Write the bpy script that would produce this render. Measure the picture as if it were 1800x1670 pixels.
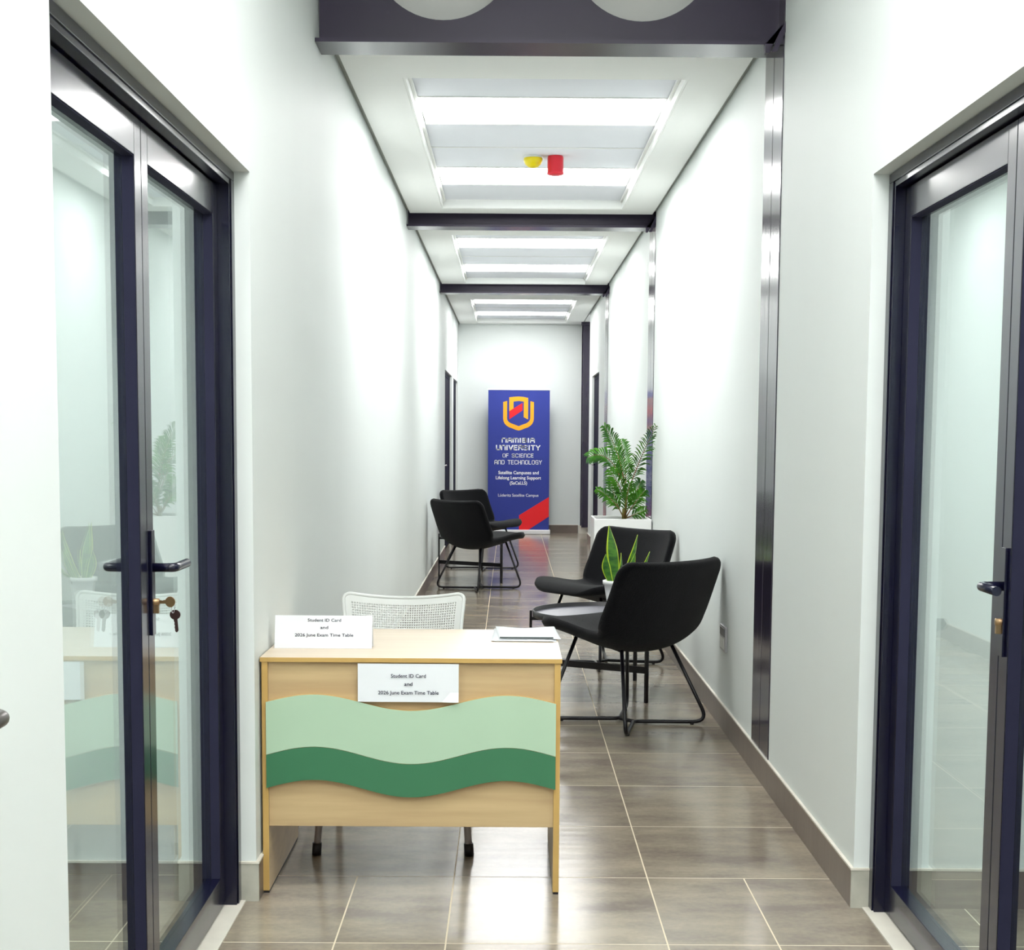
import bpy, bmesh, math, random
from mathutils import Vector, Matrix
random.seed(7)
S = bpy.context.scene
for o in list(bpy.data.objects):
    bpy.data.objects.remove(o)
COL = S.collection

# ------------------------------------------------------------------ camera
F_PX, PITCH, YP, ROLL, YAW, CAM_H = 2573.7, 0.0918, 1002.44, 0.0065, 0.0017, 1.3672
cam = bpy.data.cameras.new('camera')
cam.sensor_width = 36.0
cam.lens = 36.0 * F_PX / 1800.0
cam.shift_y = (YP - 835.0) / 1800.0
cam.clip_start = 0.05
cam.clip_end = 100
camo = bpy.data.objects.new('camera', cam)
COL.objects.link(camo)
R0 = Vector((math.cos(YAW), -math.sin(YAW), 0))
FW = Vector((math.sin(YAW) * math.cos(PITCH), math.cos(YAW) * math.cos(PITCH), -math.sin(PITCH)))
U0 = Vector((math.sin(YAW) * math.sin(PITCH), math.cos(YAW) * math.sin(PITCH), math.cos(PITCH)))
RC = R0 * math.cos(ROLL) + U0 * math.sin(ROLL)
UC = -R0 * math.sin(ROLL) + U0 * math.cos(ROLL)
M = Matrix((RC, UC, -FW)).transposed().to_4x4()
M.translation = Vector((0, 0, CAM_H))
camo.matrix_world = M
S.camera = camo

# ------------------------------------------------------------------ world, exposure, lights
S.view_settings.view_transform = 'Standard'
S.view_settings.look = 'None'
S.view_settings.exposure = 0.84
S.view_settings.gamma = 1.0
S.view_settings.use_curve_mapping = False
w = bpy.data.worlds.new('world')
S.world = w
w.use_nodes = True
w.node_tree.nodes['Background'].inputs[0].default_value = (0.75, 0.85, 0.9, 1)
w.node_tree.nodes['Background'].inputs[1].default_value = 0.05
PANEL_POWER = 11.0          # radiance of the ceiling light diffusers
NEAR_POWER = 15.5
OFFICE_POWER = 15.0

# ------------------------------------------------------------------ key dimensions (metres)
XL, XR = -0.7375, 1.009     # corridor walls
HC = 2.911                  # ceiling
HB = 0.113                  # baseboard height
YEND = 20.62
YBACK = -2.5
HTOP = 3.5
DOOR_H = 2.10
DL0, DL1 = 2.40, 4.20       # left double door
DR0, DR1 = 2.28, 4.17       # right double door
D3 = (16.55, 18.5)
D4 = (19.0, 20.5)
D5 = (16.85, 18.25)
YR_END = 18.9

# ------------------------------------------------------------------ materials
def mat(name, col, rough=0.5, metal=0.0, spec=0.5, noise=0.0, nscale=8.0, bump=0.0, bscale=60.0, coat=0.0, stretch=(1, 1, 1), col2=None, sheen=0.0, rvar=0.0):
    m = bpy.data.materials.new(name)
    m.use_nodes = True
    nt = m.node_tree
    b = nt.nodes['Principled BSDF']
    b.inputs['Base Color'].default_value = (*col, 1)
    b.inputs['Roughness'].default_value = rough
    b.inputs['Metallic'].default_value = metal
    b.inputs['Specular IOR Level'].default_value = spec
    b.inputs['Coat Weight'].default_value = coat
    b.inputs['Coat Roughness'].default_value = 0.1
    if sheen:
        b.inputs['Sheen Weight'].default_value = sheen
        b.inputs['Sheen Roughness'].default_value = 0.5
    tc = nt.nodes.new('ShaderNodeTexCoord')
    mp = nt.nodes.new('ShaderNodeMapping')
    mp.inputs['Scale'].default_value = stretch
    nt.links.new(tc.outputs['Object'], mp.inputs['Vector'])
    n = nt.nodes.new('ShaderNodeTexNoise')
    n.inputs['Scale'].default_value = nscale
    n.inputs['Detail'].default_value = 5
    nt.links.new(mp.outputs[0], n.inputs['Vector'])
    r = nt.nodes.new('ShaderNodeValToRGB')
    c2 = col2 if col2 else tuple(c * (1 - noise) for c in col)
    r.color_ramp.elements[0].color = (*c2, 1)
    r.color_ramp.elements[1].color = (*col, 1)
    r.color_ramp.elements[0].position = 0.35
    r.color_ramp.elements[1].position = 0.65
    nt.links.new(n.outputs['Fac'], r.inputs[0])
    nt.links.new(r.outputs[0], b.inputs['Base Color'])
    if rvar:
        mr = nt.nodes.new('ShaderNodeMapRange')
        mr.inputs[3].default_value = rough
        mr.inputs[4].default_value = rough + rvar
        nt.links.new(n.outputs['Fac'], mr.inputs[0])
        nt.links.new(mr.outputs[0], b.inputs['Roughness'])
    if bump:
        n2 = nt.nodes.new('ShaderNodeTexNoise')
        n2.inputs['Scale'].default_value = bscale
        n2.inputs['Detail'].default_value = 3
        nt.links.new(mp.outputs[0], n2.inputs['Vector'])
        bp = nt.nodes.new('ShaderNodeBump')
        bp.inputs['Strength'].default_value = bump
        bp.inputs['Distance'].default_value = 0.01
        nt.links.new(n2.outputs['Fac'], bp.inputs['Height'])
        nt.links.new(bp.outputs[0], b.inputs['Normal'])
    return m

def emit(name, col, power):
    m = bpy.data.materials.new(name)
    m.use_nodes = True
    nt = m.node_tree
    nt.nodes.clear()
    e = nt.nodes.new('ShaderNodeEmission')
    e.inputs[0].default_value = (*col, 1)
    e.inputs[1].default_value = power
    o = nt.nodes.new('ShaderNodeOutputMaterial')
    nt.links.new(e.outputs[0], o.inputs[0])
    return m

def glass_mat():
    m = bpy.data.materials.new('door_glass')
    m.use_nodes = True
    nt = m.node_tree
    nt.nodes.clear()
    geo = nt.nodes.new('ShaderNodeNewGeometry')
    ior = nt.nodes.new('ShaderNodeMapRange')
    ior.inputs[3].default_value = 1.6
    ior.inputs[4].default_value = 1 / 1.6
    nt.links.new(geo.outputs['Backfacing'], ior.inputs[0])
    fr = nt.nodes.new('ShaderNodeFresnel')
    nt.links.new(ior.outputs[0], fr.inputs[0])
    tr = nt.nodes.new('ShaderNodeBsdfTransparent')
    tr.inputs[0].default_value = (0.925, 0.96, 0.955, 1)
    gl = nt.nodes.new('ShaderNodeBsdfGlossy')
    gl.inputs['Roughness'].default_value = 0.0
    gl.inputs[0].default_value = (0.94, 1.0, 0.99, 1)
    mx = nt.nodes.new('ShaderNodeMixShader')
    nt.links.new(fr.outputs[0], mx.inputs[0])
    nt.links.new(tr.outputs[0], mx.inputs[1])
    nt.links.new(gl.outputs[0], mx.inputs[2])
    o = nt.nodes.new('ShaderNodeOutputMaterial')
    nt.links.new(mx.outputs[0], o.inputs[0])
    return m

def math_node(nt, op, a, b=None, c=None):
    n = nt.nodes.new('ShaderNodeMath')
    n.operation = op
    for i, v in enumerate((a, b, c)):
        if v is None:
            continue
        if isinstance(v, (int, float)):
            n.inputs[i].default_value = v
        else:
            nt.links.new(v, n.inputs[i])
    return n.outputs[0]

XB, Y0T, TS = 0.434, 4.4456, 0.6     # tile joints
def tile_mat(name, axes, c_dark, c_light, grout, rough, extra=False):
    """porcelain tiles; joints from world-aligned object coordinates"""
    m = bpy.data.materials.new(name)
    m.use_nodes = True
    nt = m.node_tree
    b = nt.nodes['Principled BSDF']
    tc = nt.nodes.new('ShaderNodeTexCoord')
    sp = nt.nodes.new('ShaderNodeSeparateXYZ')
    nt.links.new(tc.outputs['Object'], sp.inputs[0])
    def joint(co, off, width=0.0022):
        f = math_node(nt, 'FRACT', math_node(nt, 'DIVIDE', math_node(nt, 'SUBTRACT', co, off - 60.0), TS))
        d = math_node(nt, 'MINIMUM', f, math_node(nt, 'SUBTRACT', 1.0, f))
        return math_node(nt, 'LESS_THAN', d, width / TS)
    g = joint(sp.outputs['Y'], Y0T)
    if 'X' in axes:
        jx = joint(sp.outputs['X'], XB)
        inside = math_node(nt, 'LESS_THAN', math_node(nt, 'ABSOLUTE', math_node(nt, 'SUBTRACT', sp.outputs['X'], XB - TS / 2)), 0.45)
        jx_far = math_node(nt, 'MULTIPLY', jx, inside)
        jx2 = joint(sp.outputs['X'], XB + 0.3)
        outside = math_node(nt, 'SUBTRACT', 1.0, inside)
        near = math_node(nt, 'LESS_THAN', sp.outputs['Y'], Y0T)
        jx_near = math_node(nt, 'MULTIPLY', math_node(nt, 'MULTIPLY', jx2, outside), near)
        outer_far = math_node(nt, 'MULTIPLY', jx, outside)
        g = math_node(nt, 'MAXIMUM', g, math_node(nt, 'MAXIMUM', jx_far, jx_near))
    # tile to tile tone
    cx = math_node(nt, 'FLOOR', math_node(nt, 'DIVIDE', math_node(nt, 'SUBTRACT', sp.outputs['X'], XB), TS))
    cy = math_node(nt, 'FLOOR', math_node(nt, 'DIVIDE', math_node(nt, 'SUBTRACT', sp.outputs['Y'], Y0T), TS))
    cv = nt.nodes.new('ShaderNodeCombineXYZ')
    nt.links.new(cx, cv.inputs[0]); nt.links.new(cy, cv.inputs[1])
    wn = nt.nodes.new('ShaderNodeTexWhiteNoise')
    nt.links.new(cv.outputs[0], wn.inputs[0])
    off = nt.nodes.new('ShaderNodeVectorMath'); off.operation = 'SCALE'
    nt.links.new(wn.outputs['Color'], off.inputs[0]); off.inputs['Scale'].default_value = 7.0
    add = nt.nodes.new('ShaderNodeVectorMath'); add.operation = 'ADD'
    nt.links.new(tc.outputs['Object'], add.inputs[0]); nt.links.new(off.outputs[0], add.inputs[1])
    mp = nt.nodes.new('ShaderNodeMapping')
    mp.inputs['Scale'].default_value = (1.0, 2.2, 1.0)
    nt.links.new(add.outputs[0], mp.inputs[0])
    n1 = nt.nodes.new('ShaderNodeTexNoise'); n1.inputs['Scale'].default_value = 2.4; n1.inputs['Detail'].default_value = 7; n1.inputs['Roughness'].default_value = 0.62
    nt.links.new(mp.outputs[0], n1.inputs['Vector'])
    n2 = nt.nodes.new('ShaderNodeTexNoise'); n2.inputs['Scale'].default_value = 60; n2.inputs['Detail'].default_value = 2
    nt.links.new(tc.outputs['Object'], n2.inputs['Vector'])
    f = math_node(nt, 'ADD', math_node(nt, 'MULTIPLY', n1.outputs['Fac'], 0.85), math_node(nt, 'MULTIPLY', n2.outputs['Fac'], 0.15))
    ramp = nt.nodes.new('ShaderNodeValToRGB')
    ramp.color_ramp.elements[0].position = 0.36; ramp.color_ramp.elements[1].position = 0.64
    ramp.color_ramp.elements[0].color = (*c_dark, 1); ramp.color_ramp.elements[1].color = (*c_light, 1)
    nt.links.new(f, ramp.inputs[0])
    mx = nt.nodes.new('ShaderNodeMix'); mx.data_type = 'RGBA'
    nt.links.new(g, mx.inputs['Factor'])
    nt.links.new(ramp.outputs[0], mx.inputs[6])
    mx.inputs[7].default_value = (*grout, 1)
    nt.links.new(mx.outputs[2], b.inputs['Base Color'])
    rr = nt.nodes.new('ShaderNodeMapRange')
    rr.inputs[3].default_value = rough; rr.inputs[4].default_value = rough + 0.10
    nt.links.new(n1.outputs['Fac'], rr.inputs[0])
    b.inputs['Specular IOR Level'].default_value = 0.36
    r2 = math_node(nt, 'MAXIMUM', rr.outputs[0], math_node(nt, 'MULTIPLY', g, 0.7))
    nt.links.new(r2, b.inputs['Roughness'])
    mp3 = nt.nodes.new('ShaderNodeMapping'); mp3.inputs['Scale'].default_value = (0.5, 6.0, 1)
    nt.links.new(tc.outputs['Object'], mp3.inputs[0])
    n3 = nt.nodes.new('ShaderNodeTexNoise'); n3.inputs['Scale'].default_value = 2.0; n3.inputs['Detail'].default_value = 2
    nt.links.new(mp3.outputs[0], n3.inputs['Vector'])
    h = math_node(nt, 'SUBTRACT', n3.outputs['Fac'], math_node(nt, 'MULTIPLY', g, 0.15))
    bp = nt.nodes.new('ShaderNodeBump'); bp.inputs['Strength'].default_value = 0.10; bp.inputs['Distance'].default_value = 0.01
    nt.links.new(h, bp.inputs['Height']); nt.links.new(bp.outputs[0], b.inputs['Normal'])
    return m

MAT = {}
MAT['wall'] = mat('wall_paint', (0.725, 0.765, 0.752), 0.55, spec=0.25, noise=0.025, nscale=1.2, bump=0.12, bscale=5, stretch=(1, 1, 0.35))
MAT['ceil'] = mat('ceiling_board', (0.90, 0.915, 0.895), 0.8, spec=0.2, noise=0.02, nscale=1.0)
MAT['ctile'] = mat('ceiling_tile', (0.80, 0.82, 0.87), 0.85, spec=0.1, noise=0.03, nscale=2.0)
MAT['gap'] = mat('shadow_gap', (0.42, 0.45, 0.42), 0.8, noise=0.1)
MAT['beam'] = mat('steel_paint', (0.021, 0.014, 0.036), 0.18, spec=0.6, noise=0.2, nscale=3, bump=0.10, bscale=25, coat=0.35, stretch=(1, 1, 0.15))
MAT['web'] = mat('beam_paint', (0.026, 0.018, 0.044), 0.42, spec=0.4, noise=0.15, nscale=2)
MAT['flange'] = mat('beam_paint_gloss', (0.03, 0.022, 0.045), 0.22, spec=0.8, noise=0.15, nscale=3)
MAT['shadeboard'] = mat('shade_grey_board', (0.62, 0.62, 0.60), 0.8, noise=0.03)  # board colour darkened to stand in for shade behind the beam web
MAT['frame'] = mat('aluminium_navy', (0.003, 0.003, 0.018), 0.25, spec=0.4, metal=0.0, noise=0.12, nscale=4, bump=0.03, bscale=20, coat=0.3)
MAT['bead'] = mat('matt_bead', (0.022, 0.022, 0.045), 0.75, spec=0.1, noise=0.1)
MAT['glass'] = glass_mat()
MAT['floor'] = tile_mat('floor_tiles', 'XY', (0.185, 0.152, 0.125), (0.345, 0.295, 0.222), (0.62, 0.53, 0.39), 0.12)
MAT['base'] = tile_mat('baseboard_tiles', 'Y', (0.15, 0.115, 0.095), (0.21, 0.17, 0.145), (0.36, 0.30, 0.25), 0.30)
MAT['cuttile'] = mat('pale_cut_tile', (0.50, 0.49, 0.42), 0.5, noise=0.2, nscale=14)
MAT['sill'] = mat('threshold_stone', (0.72, 0.68, 0.60), 0.45, noise=0.1, nscale=9)
MAT['legpaint'] = mat('grey_leg_paint', (0.5, 0.45, 0.45), 0.4, metal=0.0, noise=0.05)
MAT['wood'] = mat('maple_laminate', (0.565, 0.415, 0.225), 0.38, spec=0.4, nscale=3.0, col2=(0.475, 0.335, 0.18), stretch=(0.7, 3, 9), noise=0.1)
MAT['woodtop'] = mat('maple_laminate_top', (0.70, 0.575, 0.43), 0.30, spec=0.5, nscale=3.0, col2=(0.64, 0.51, 0.37), stretch=(0.7, 8, 3))
MAT['edge'] = mat('edge_banding', (0.55, 0.35, 0.11), 0.45, noise=0.06)
MAT['mint'] = mat('mint_board', (0.42, 0.575, 0.42), 0.45, spec=0.4, noise=0.02)
MAT['green'] = mat('green_board', (0.045, 0.18, 0.088), 0.42, spec=0.4, noise=0.03)
MAT['rubber'] = mat('black_rubber', (0.012, 0.01, 0.014), 0.6, noise=0.2)
MAT['paper'] = mat('paper', (0.76, 0.78, 0.81), 0.7, spec=0.2, noise=0.015)
MAT['ink'] = mat('ink', (0.03, 0.03, 0.06), 1.0, spec=0.0, noise=0.1)
MAT['inkgrey'] = mat('grey_print', (0.10, 0.115, 0.115), 1.0, spec=0.0, noise=0.1)
MAT['fabric'] = mat('charcoal_fabric', (0.0032, 0.0034, 0.0048), 0.9, spec=0.06, noise=0.35, nscale=90, bump=0.5, bscale=260, sheen=0.12)
MAT['blackmetal'] = mat('black_metal', (0.004, 0.003, 0.006), 0.35, spec=0.4, noise=0.2)
MAT['tray'] = mat('tray_top', (0.10, 0.10, 0.125), 0.35, spec=0.5, noise=0.1, nscale=12)
MAT['whiteplastic'] = mat('white_plastic', (0.72, 0.74, 0.72), 0.4, spec=0.4, noise=0.02)
MAT['chrome'] = mat('chrome', (0.55, 0.52, 0.55), 0.25, metal=1.0, noise=0.1)
MAT['handlegrey'] = mat('grey_metal', (0.14, 0.125, 0.12), 0.3, metal=0.7, noise=0.1)
MAT['brass'] = mat('brass', (0.40, 0.26, 0.14), 0.3, metal=0.9, noise=0.15)
MAT['darkkey'] = mat('dark_key', (0.07, 0.035, 0.035), 0.3, metal=0.7, noise=0.2)
MAT['bluev'] = mat('banner_blue', (0.028, 0.045, 0.29), 0.45, spec=0.35, noise=0.05, nscale=2)
MAT['orange'] = mat('print_orange', (0.95, 0.40, 0.005), 0.5, noise=0.02)
MAT['red'] = mat('print_red', (0.85, 0.005, 0.012), 0.5, noise=0.02)
MAT['white'] = mat('print_white', (0.92, 0.93, 0.95), 0.5, noise=0.01)
MAT['alu'] = mat('white_aluminium', (0.8, 0.8, 0.82), 0.35, metal=0.2, noise=0.03)
MAT['planter'] = mat('planter_white', (0.80, 0.81, 0.80), 0.25, spec=0.5, noise=0.02)
MAT['soil'] = mat('soil', (0.03, 0.02, 0.012), 0.95, noise=0.5, nscale=60, bump=0.6, bscale=80)
MAT['leaf'] = mat('palm_leaf', (0.075, 0.30, 0.006), 0.42, spec=0.5, nscale=9, col2=(0.012, 0.09, 0.006))
MAT['stem'] = mat('palm_stem', (0.16, 0.20, 0.03), 0.5, nscale=12, col2=(0.22, 0.08, 0.03))
MAT['snake'] = mat('snake_leaf', (0.085, 0.26, 0.02), 0.4, nscale=16, col2=(0.012, 0.085, 0.012), stretch=(1, 1, 2.5))
MAT['snakeedge'] = mat('snake_leaf_margin', (0.52, 0.68, 0.02), 0.4, noise=0.15)
MAT['yellow'] = mat('yellow_plastic', (0.82, 0.66, 0.0), 0.35, noise=0.03)
MAT['redplastic'] = mat('red_plastic', (0.72, 0.02, 0.04), 0.35, noise=0.03)
MAT['darkgrey'] = mat('dark_grey_plastic', (0.12, 0.12, 0.13), 0.4, noise=0.05)
MAT['steelplate'] = mat('brushed_steel', (0.42, 0.42, 0.44), 0.35, metal=0.6, noise=0.05)
MAT['light'] = emit('light_diffuser', (1.0, 1.0, 0.985), PANEL_POWER)
MAT['lightnear'] = emit('light_diffuser_near', (1.0, 1.0, 0.985), NEAR_POWER)
MAT['lightoffice'] = emit('light_diffuser_office', (0.97, 1.0, 0.98), OFFICE_POWER)

# ------------------------------------------------------------------ mesh helpers
class MB:
    def __init__(s):
        s.v = []; s.f = []; s.mi = []; s.smooth = []
    def add(s, vs, fs, mi=0, smooth=False):
        k = len(s.v)
        s.v += [tuple(v) for v in vs]
        for f in fs:
            s.f.append(tuple(i + k for i in f)); s.mi.append(mi); s.smooth.append(smooth)
        return s
    def box(s, x0, x1, y0, y1, z0, z1, mi=0):
        vs = [(x0, y0, z0), (x1, y0, z0), (x1, y1, z0), (x0, y1, z0), (x0, y0, z1), (x1, y0, z1), (x1, y1, z1), (x0, y1, z1)]
        return s.add(vs, [(0, 3, 2, 1), (4, 5, 6, 7), (0, 1, 5, 4), (1, 2, 6, 5), (2, 3, 7, 6), (3, 0, 4, 7)], mi)
    def tube(s, pts, r, n=10, mi=0, cap=True):
        pts = [Vector(p) for p in pts]
        rs = r if isinstance(r, (list, tuple)) else [r] * len(pts)
        t0 = (pts[1] - pts[0]).normalized()
        a = Vector((0, 0, 1)) if abs(t0.z) < 0.9 else Vector((1, 0, 0))
        u = t0.cross(a).normalized()
        vs = []; fs = []
        for i, p in enumerate(pts):
            t = ((pts[min(i + 1, len(pts) - 1)] - pts[max(i - 1, 0)])).normalized()
            u = (u - t * u.dot(t)).normalized()
            v = t.cross(u)
            for k in range(n):
                an = 2 * math.pi * k / n
                vs.append(p + (u * math.cos(an) + v * math.sin(an)) * rs[i])
        for i in range(len(pts) - 1):
            for k in range(n):
                k2 = (k + 1) % n
                fs.append((i * n + k, i * n + k2, (i + 1) * n + k2, (i + 1) * n + k))
        s.add(vs, fs, mi, True)
        if cap:
            k = len(s.v) - len(vs)
            s.f.append(tuple(k + i for i in range(n))[::-1]); s.mi.append(mi); s.smooth.append(False)
            e = k + (len(pts) - 1) * n
            s.f.append(tuple(e + i for i in range(n))); s.mi.append(mi); s.smooth.append(False)
        return s
    def lathe(s, prof, cx, cy, n=32, mi=0, axis='Z', smooth=True):
        vs = []; fs = []
        for r, z in prof:
            for k in range(n):
                an = 2 * math.pi * k / n
                if axis == 'Z':
                    vs.append((cx + r * math.cos(an), cy + r * math.sin(an), z))
                else:       # axis X: prof z runs along x
                    vs.append((z, cx + r * math.cos(an), cy + r * math.sin(an)))
        for i in range(len(prof) - 1):
            for k in range(n):
                k2 = (k + 1) % n
                fs.append((i * n + k, i * n + k2, (i + 1) * n + k2, (i + 1) * n + k))
        return s.add(vs, fs, mi, smooth)
    def prism(s, poly, fn, d0, d1, mi=0, mi_side=None):
        """poly: 2D points; fn(u, v, d) -> xyz; front face at d0"""
        n = len(poly)
        vs = [fn(u, v, d0) for u, v in poly] + [fn(u, v, d1) for u, v in poly]
        s.add(vs, [tuple(range(n)), tuple(range(2 * n - 1, n - 1, -1))], mi)
        k = len(s.v) - 2 * n
        for i in range(n):
            j = (i + 1) % n
            s.f.append((k + i, k + n + i, k + n + j, k + j)); s.mi.append(mi if mi_side is None else mi_side); s.smooth.append(False)
        return s
    def build(s, name, mats, parent=None, bevel=0.0, subsurf=0, loc=None, fix=True):
        me = bpy.data.meshes.new(name)
        me.from_pydata(s.v, [], s.f)
        for m in (mats if isinstance(mats, (list, tuple)) else [mats]):
            me.materials.append(m)
        for p, mi, sm in zip(me.polygons, s.mi, s.smooth):
            p.material_index = mi; p.use_smooth = sm
        if fix:
            bm = bmesh.new(); bm.from_mesh(me)
            bmesh.ops.recalc_face_normals(bm, faces=bm.faces)
            bm.to_mesh(me); bm.free()
        me.update()
        o = bpy.data.objects.new(name, me)
        COL.objects.link(o)
        if parent is not None:
            o.parent = parent
        if loc is not None:
            o.location = loc
        if bevel:
            b = o.modifiers.new('bevel', 'BEVEL'); b.width = bevel; b.segments = 2; b.limit_method = 'ANGLE'; b.angle_limit = 0.6
        if subsurf:
            q = o.modifiers.new('sub', 'SUBSURF'); q.levels = subsurf; q.render_levels = subsurf
        return o

def tag(o, label, cat=None, group=None):
    o['label'] = label
    if cat: o['category'] = cat
    if group: o['group'] = group
    return o
def struct(o, label=None):
    o['kind'] = 'structure'
    if label: o['label'] = label
    return o
def empty(name, loc=(0, 0, 0), rz=0.0):
    o = bpy.data.objects.new(name, None)
    COL.objects.link(o)
    o.location = loc; o.rotation_euler = (0, 0, rz); o.empty_display_size = 0.1
    return o
def copy_tree(o, parent=None):
    c = o.copy(); COL.objects.link(c)
    if parent is not None: c.parent = parent
    for ch in list(o.children):
        copy_tree(ch, c)
    return c
def fillet(pts, r, seg=7, skip=()):
    """round the corners of a polyline"""
    P = [Vector(p) for p in pts]; out = [P[0]]
    for i in range(1, len(P) - 1):
        rr = r[i] if isinstance(r, dict) and i in r else (r if not isinstance(r, dict) else 0)
        if rr <= 0: out.append(P[i]); continue
        a = (P[i - 1] - P[i]); b = (P[i + 1] - P[i])
        d = min(rr, a.length * 0.45, b.length * 0.45)
        p0 = P[i] + a.normalized() * d; p1 = P[i] + b.normalized() * d
        for k in range(seg + 1):
            t = k / seg
            out.append(p0 * (1 - t) ** 2 + P[i] * 2 * t * (1 - t) + p1 * t * t)
    out.append(P[-1])
    return out
def text_mesh(name, txt, m, parent, cx, cz, width, height, fn, depth=0.0006, bold=0.0):
    """flat lettering: centre (cx, cz), overall width, cap height; fn(u, v, d) -> xyz"""
    cu = bpy.data.curves.new('t', 'FONT'); cu.body = txt; cu.size = 1.0; cu.offset = bold
    cu.resolution_u = 3
    ob = bpy.data.objects.new('t', cu); COL.objects.link(ob)
    bpy.context.view_layer.update()
    me = bpy.data.meshes.new_from_object(ob.evaluated_get(bpy.context.evaluated_depsgraph_get()))
    bpy.data.objects.remove(ob)
    xs = [v.co.x for v in me.vertices]; ys = [v.co.y for v in me.vertices]
    sx = width / (max(xs) - min(xs)); capz = 0.70
    sz = height / capz
    x0 = (max(xs) + min(xs)) / 2
    for v in me.vertices:
        v.co = Vector(fn(cx + (v.co.x - x0) * sx, cz + (v.co.y - capz / 2) * sz, depth))
    me.materials.clear(); me.materials.append(m)
    me.name = name
    o = bpy.data.objects.new(name, me); COL.objects.link(o); o.parent = parent
    return o

# ------------------------------------------------------------------ the setting
WT = 0.16
def wall_with_openings(name, x0, x1, y0, y1, z1, opens, cols=()):
    b = MB(); y = y0
    ev = sorted([(a, c, 'o', h) for a, c, h in opens] + [(a, c, 'c', 0) for a, c in cols])
    for a, c, kind, h in ev:
        b.box(x0, x1, y, a, 0, z1)
        if kind == 'o': b.box(x0, x1, a, c, h, z1)
        else: b.box(x0, x1, a, c, 0, HB)
        y = c
    b.box(x0, x1, y, y1, 0, z1)
    return struct(b.build(name, MAT['wall']))
COLS = [(5.585, 5.975), (10.41, 10.84), (15.35, 15.79)]
wall_with_openings('wall_left', XL - WT, XL, YBACK, YEND, HTOP, [(DL0, DL1, DOOR_H), (D3[0], D3[1], DOOR_H), (D4[0], D4[1], DOOR_H)])
wall_with_openings('wall_right', XR, XR + WT, YBACK, YR_END, HTOP, [(DR0, DR1, DOOR_H), (D5[0], D5[1], DOOR_H)], COLS)
struct(MB().box(XL - WT, 1.9, YEND, YEND + 0.15, 0, HTOP).build('wall_back', MAT['wall']))
struct(MB().box(XL - WT, XR + WT, YBACK - 0.15, YBACK, 0, HTOP).build('wall_front', MAT['wall']))
struct(MB().box(1.22, 1.36, YR_END, YEND, 0, HTOP).box(XR + WT, 1.36, YR_END - 0.14, YR_END, 0, HTOP).build('wall_recess', MAT['wall']))
struct(MB().box(XL, XR, 5.80, 5.84, HC, HTOP).build('wall_bulkhead', MAT['shadeboard']))
# offices behind the glass doors
struct(MB().box(-3.6, XL - WT, DL1, DL1 + 0.12, 0, HTOP).box(-3.72, -3.6, 0.6, DL1, 0, HTOP).box(-3.6, XL - WT, 0.48, 0.6, 0, HTOP).build('wall_office_left', MAT['wall']))
struct(MB().box(XR + WT, 3.9, DR1, DR1 + 0.12, 0, HTOP).box(3.9, 4.02, 0.6, DR1, 0, HTOP).box(XR + WT, 3.9, 0.48, 0.6, 0, HTOP).build('wall_office_right', MAT['wall']))
struct(MB().box(-3.8, 4.1, YBACK - 0.2, YEND + 0.2, -0.08, 0).build('floor', MAT['floor']))
# baseboards
TR = 0.006
def base_run(b, x, sgn, y0, y1):
    b.box(min(x, x + sgn * 0.008), max(x, x + sgn * 0.008), y0, y1, 0, HB, 0)
    b.box(min(x, x + sgn * 0.010), max(x, x + sgn * 0.010), y0, y1, HB, HB + TR, 1)
bl = MB()
for a, c in ((YBACK, DL0), (DL1, D3[0]), (D3[1], D4[0]), (D4[1], YEND)): base_run(bl, XL, 1, a, c)
struct(bl.build('baseboard_left', [MAT['base'], MAT['sill']]))
br = MB()
for a, c in ((YBACK, DR0), (DR1, D5[0]), (D5[1], YR_END)): base_run(br, XR, -1, a, c)
struct(br.build('baseboard_right', [MAT['base'], MAT['sill']]))
struct(MB().box(XL + 0.01, 0.96, YEND - 0.008, YEND, 0, HB, 0).box(XL + 0.01, 0.96, YEND - 0.01, YEND, HB, HB + TR, 1).build('baseboard_back', [MAT['base'], MAT['sill']]))
struct(MB().box(-3.6, -0.85, DL1 - 0.008, DL1, 0, HB, 0).box(-3.6, -0.85, DL1 - 0.01, DL1, HB, HB + TR, 1)
       .build('baseboard_office_left', [MAT['base'], MAT['sill']]))
struct(MB().box(1.12, 3.9, DR1 - 0.008, DR1, 0, HB, 0).box(1.12, 3.9, DR1 - 0.01, DR1, HB, HB + TR, 1)
       .build('baseboard_office_right', [MAT['base'], MAT['sill']]))
# pale cut tiles on the reveals of the two glass doors
struct(MB().box(-0.785, XL + 0.008, DL1 - 0.007, DL1, 0, HB, 0).box(-0.785, XL + 0.01, DL1 - 0.009, DL1, HB, HB + TR, 1).build('trim_1', [MAT['cuttile'], MAT['sill']]))
struct(MB().box(XR - 0.008, 1.056, DR1 - 0.007, DR1, 0, HB, 0).box(XR - 0.01, 1.056, DR1 - 0.009, DR1, HB, HB + TR, 1).build('trim_2', [MAT['cuttile'], MAT['sill']]))
struct(MB().box(-0.84, -0.768, DL0, DL1 - 0.008, 0, 0.004).build('trim_3', MAT['sill']), 'pale stone threshold under the left glass door')
struct(MB().box(1.034, 1.11, DR0, DR1 - 0.008, 0, 0.004).build('trim_4', MAT['sill']), 'pale stone threshold under the right glass door')
struct(MB().box(0.965, 1.21, 20.55, 20.61, 0.0, HB).build('trim_5', MAT['sill']))

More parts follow.
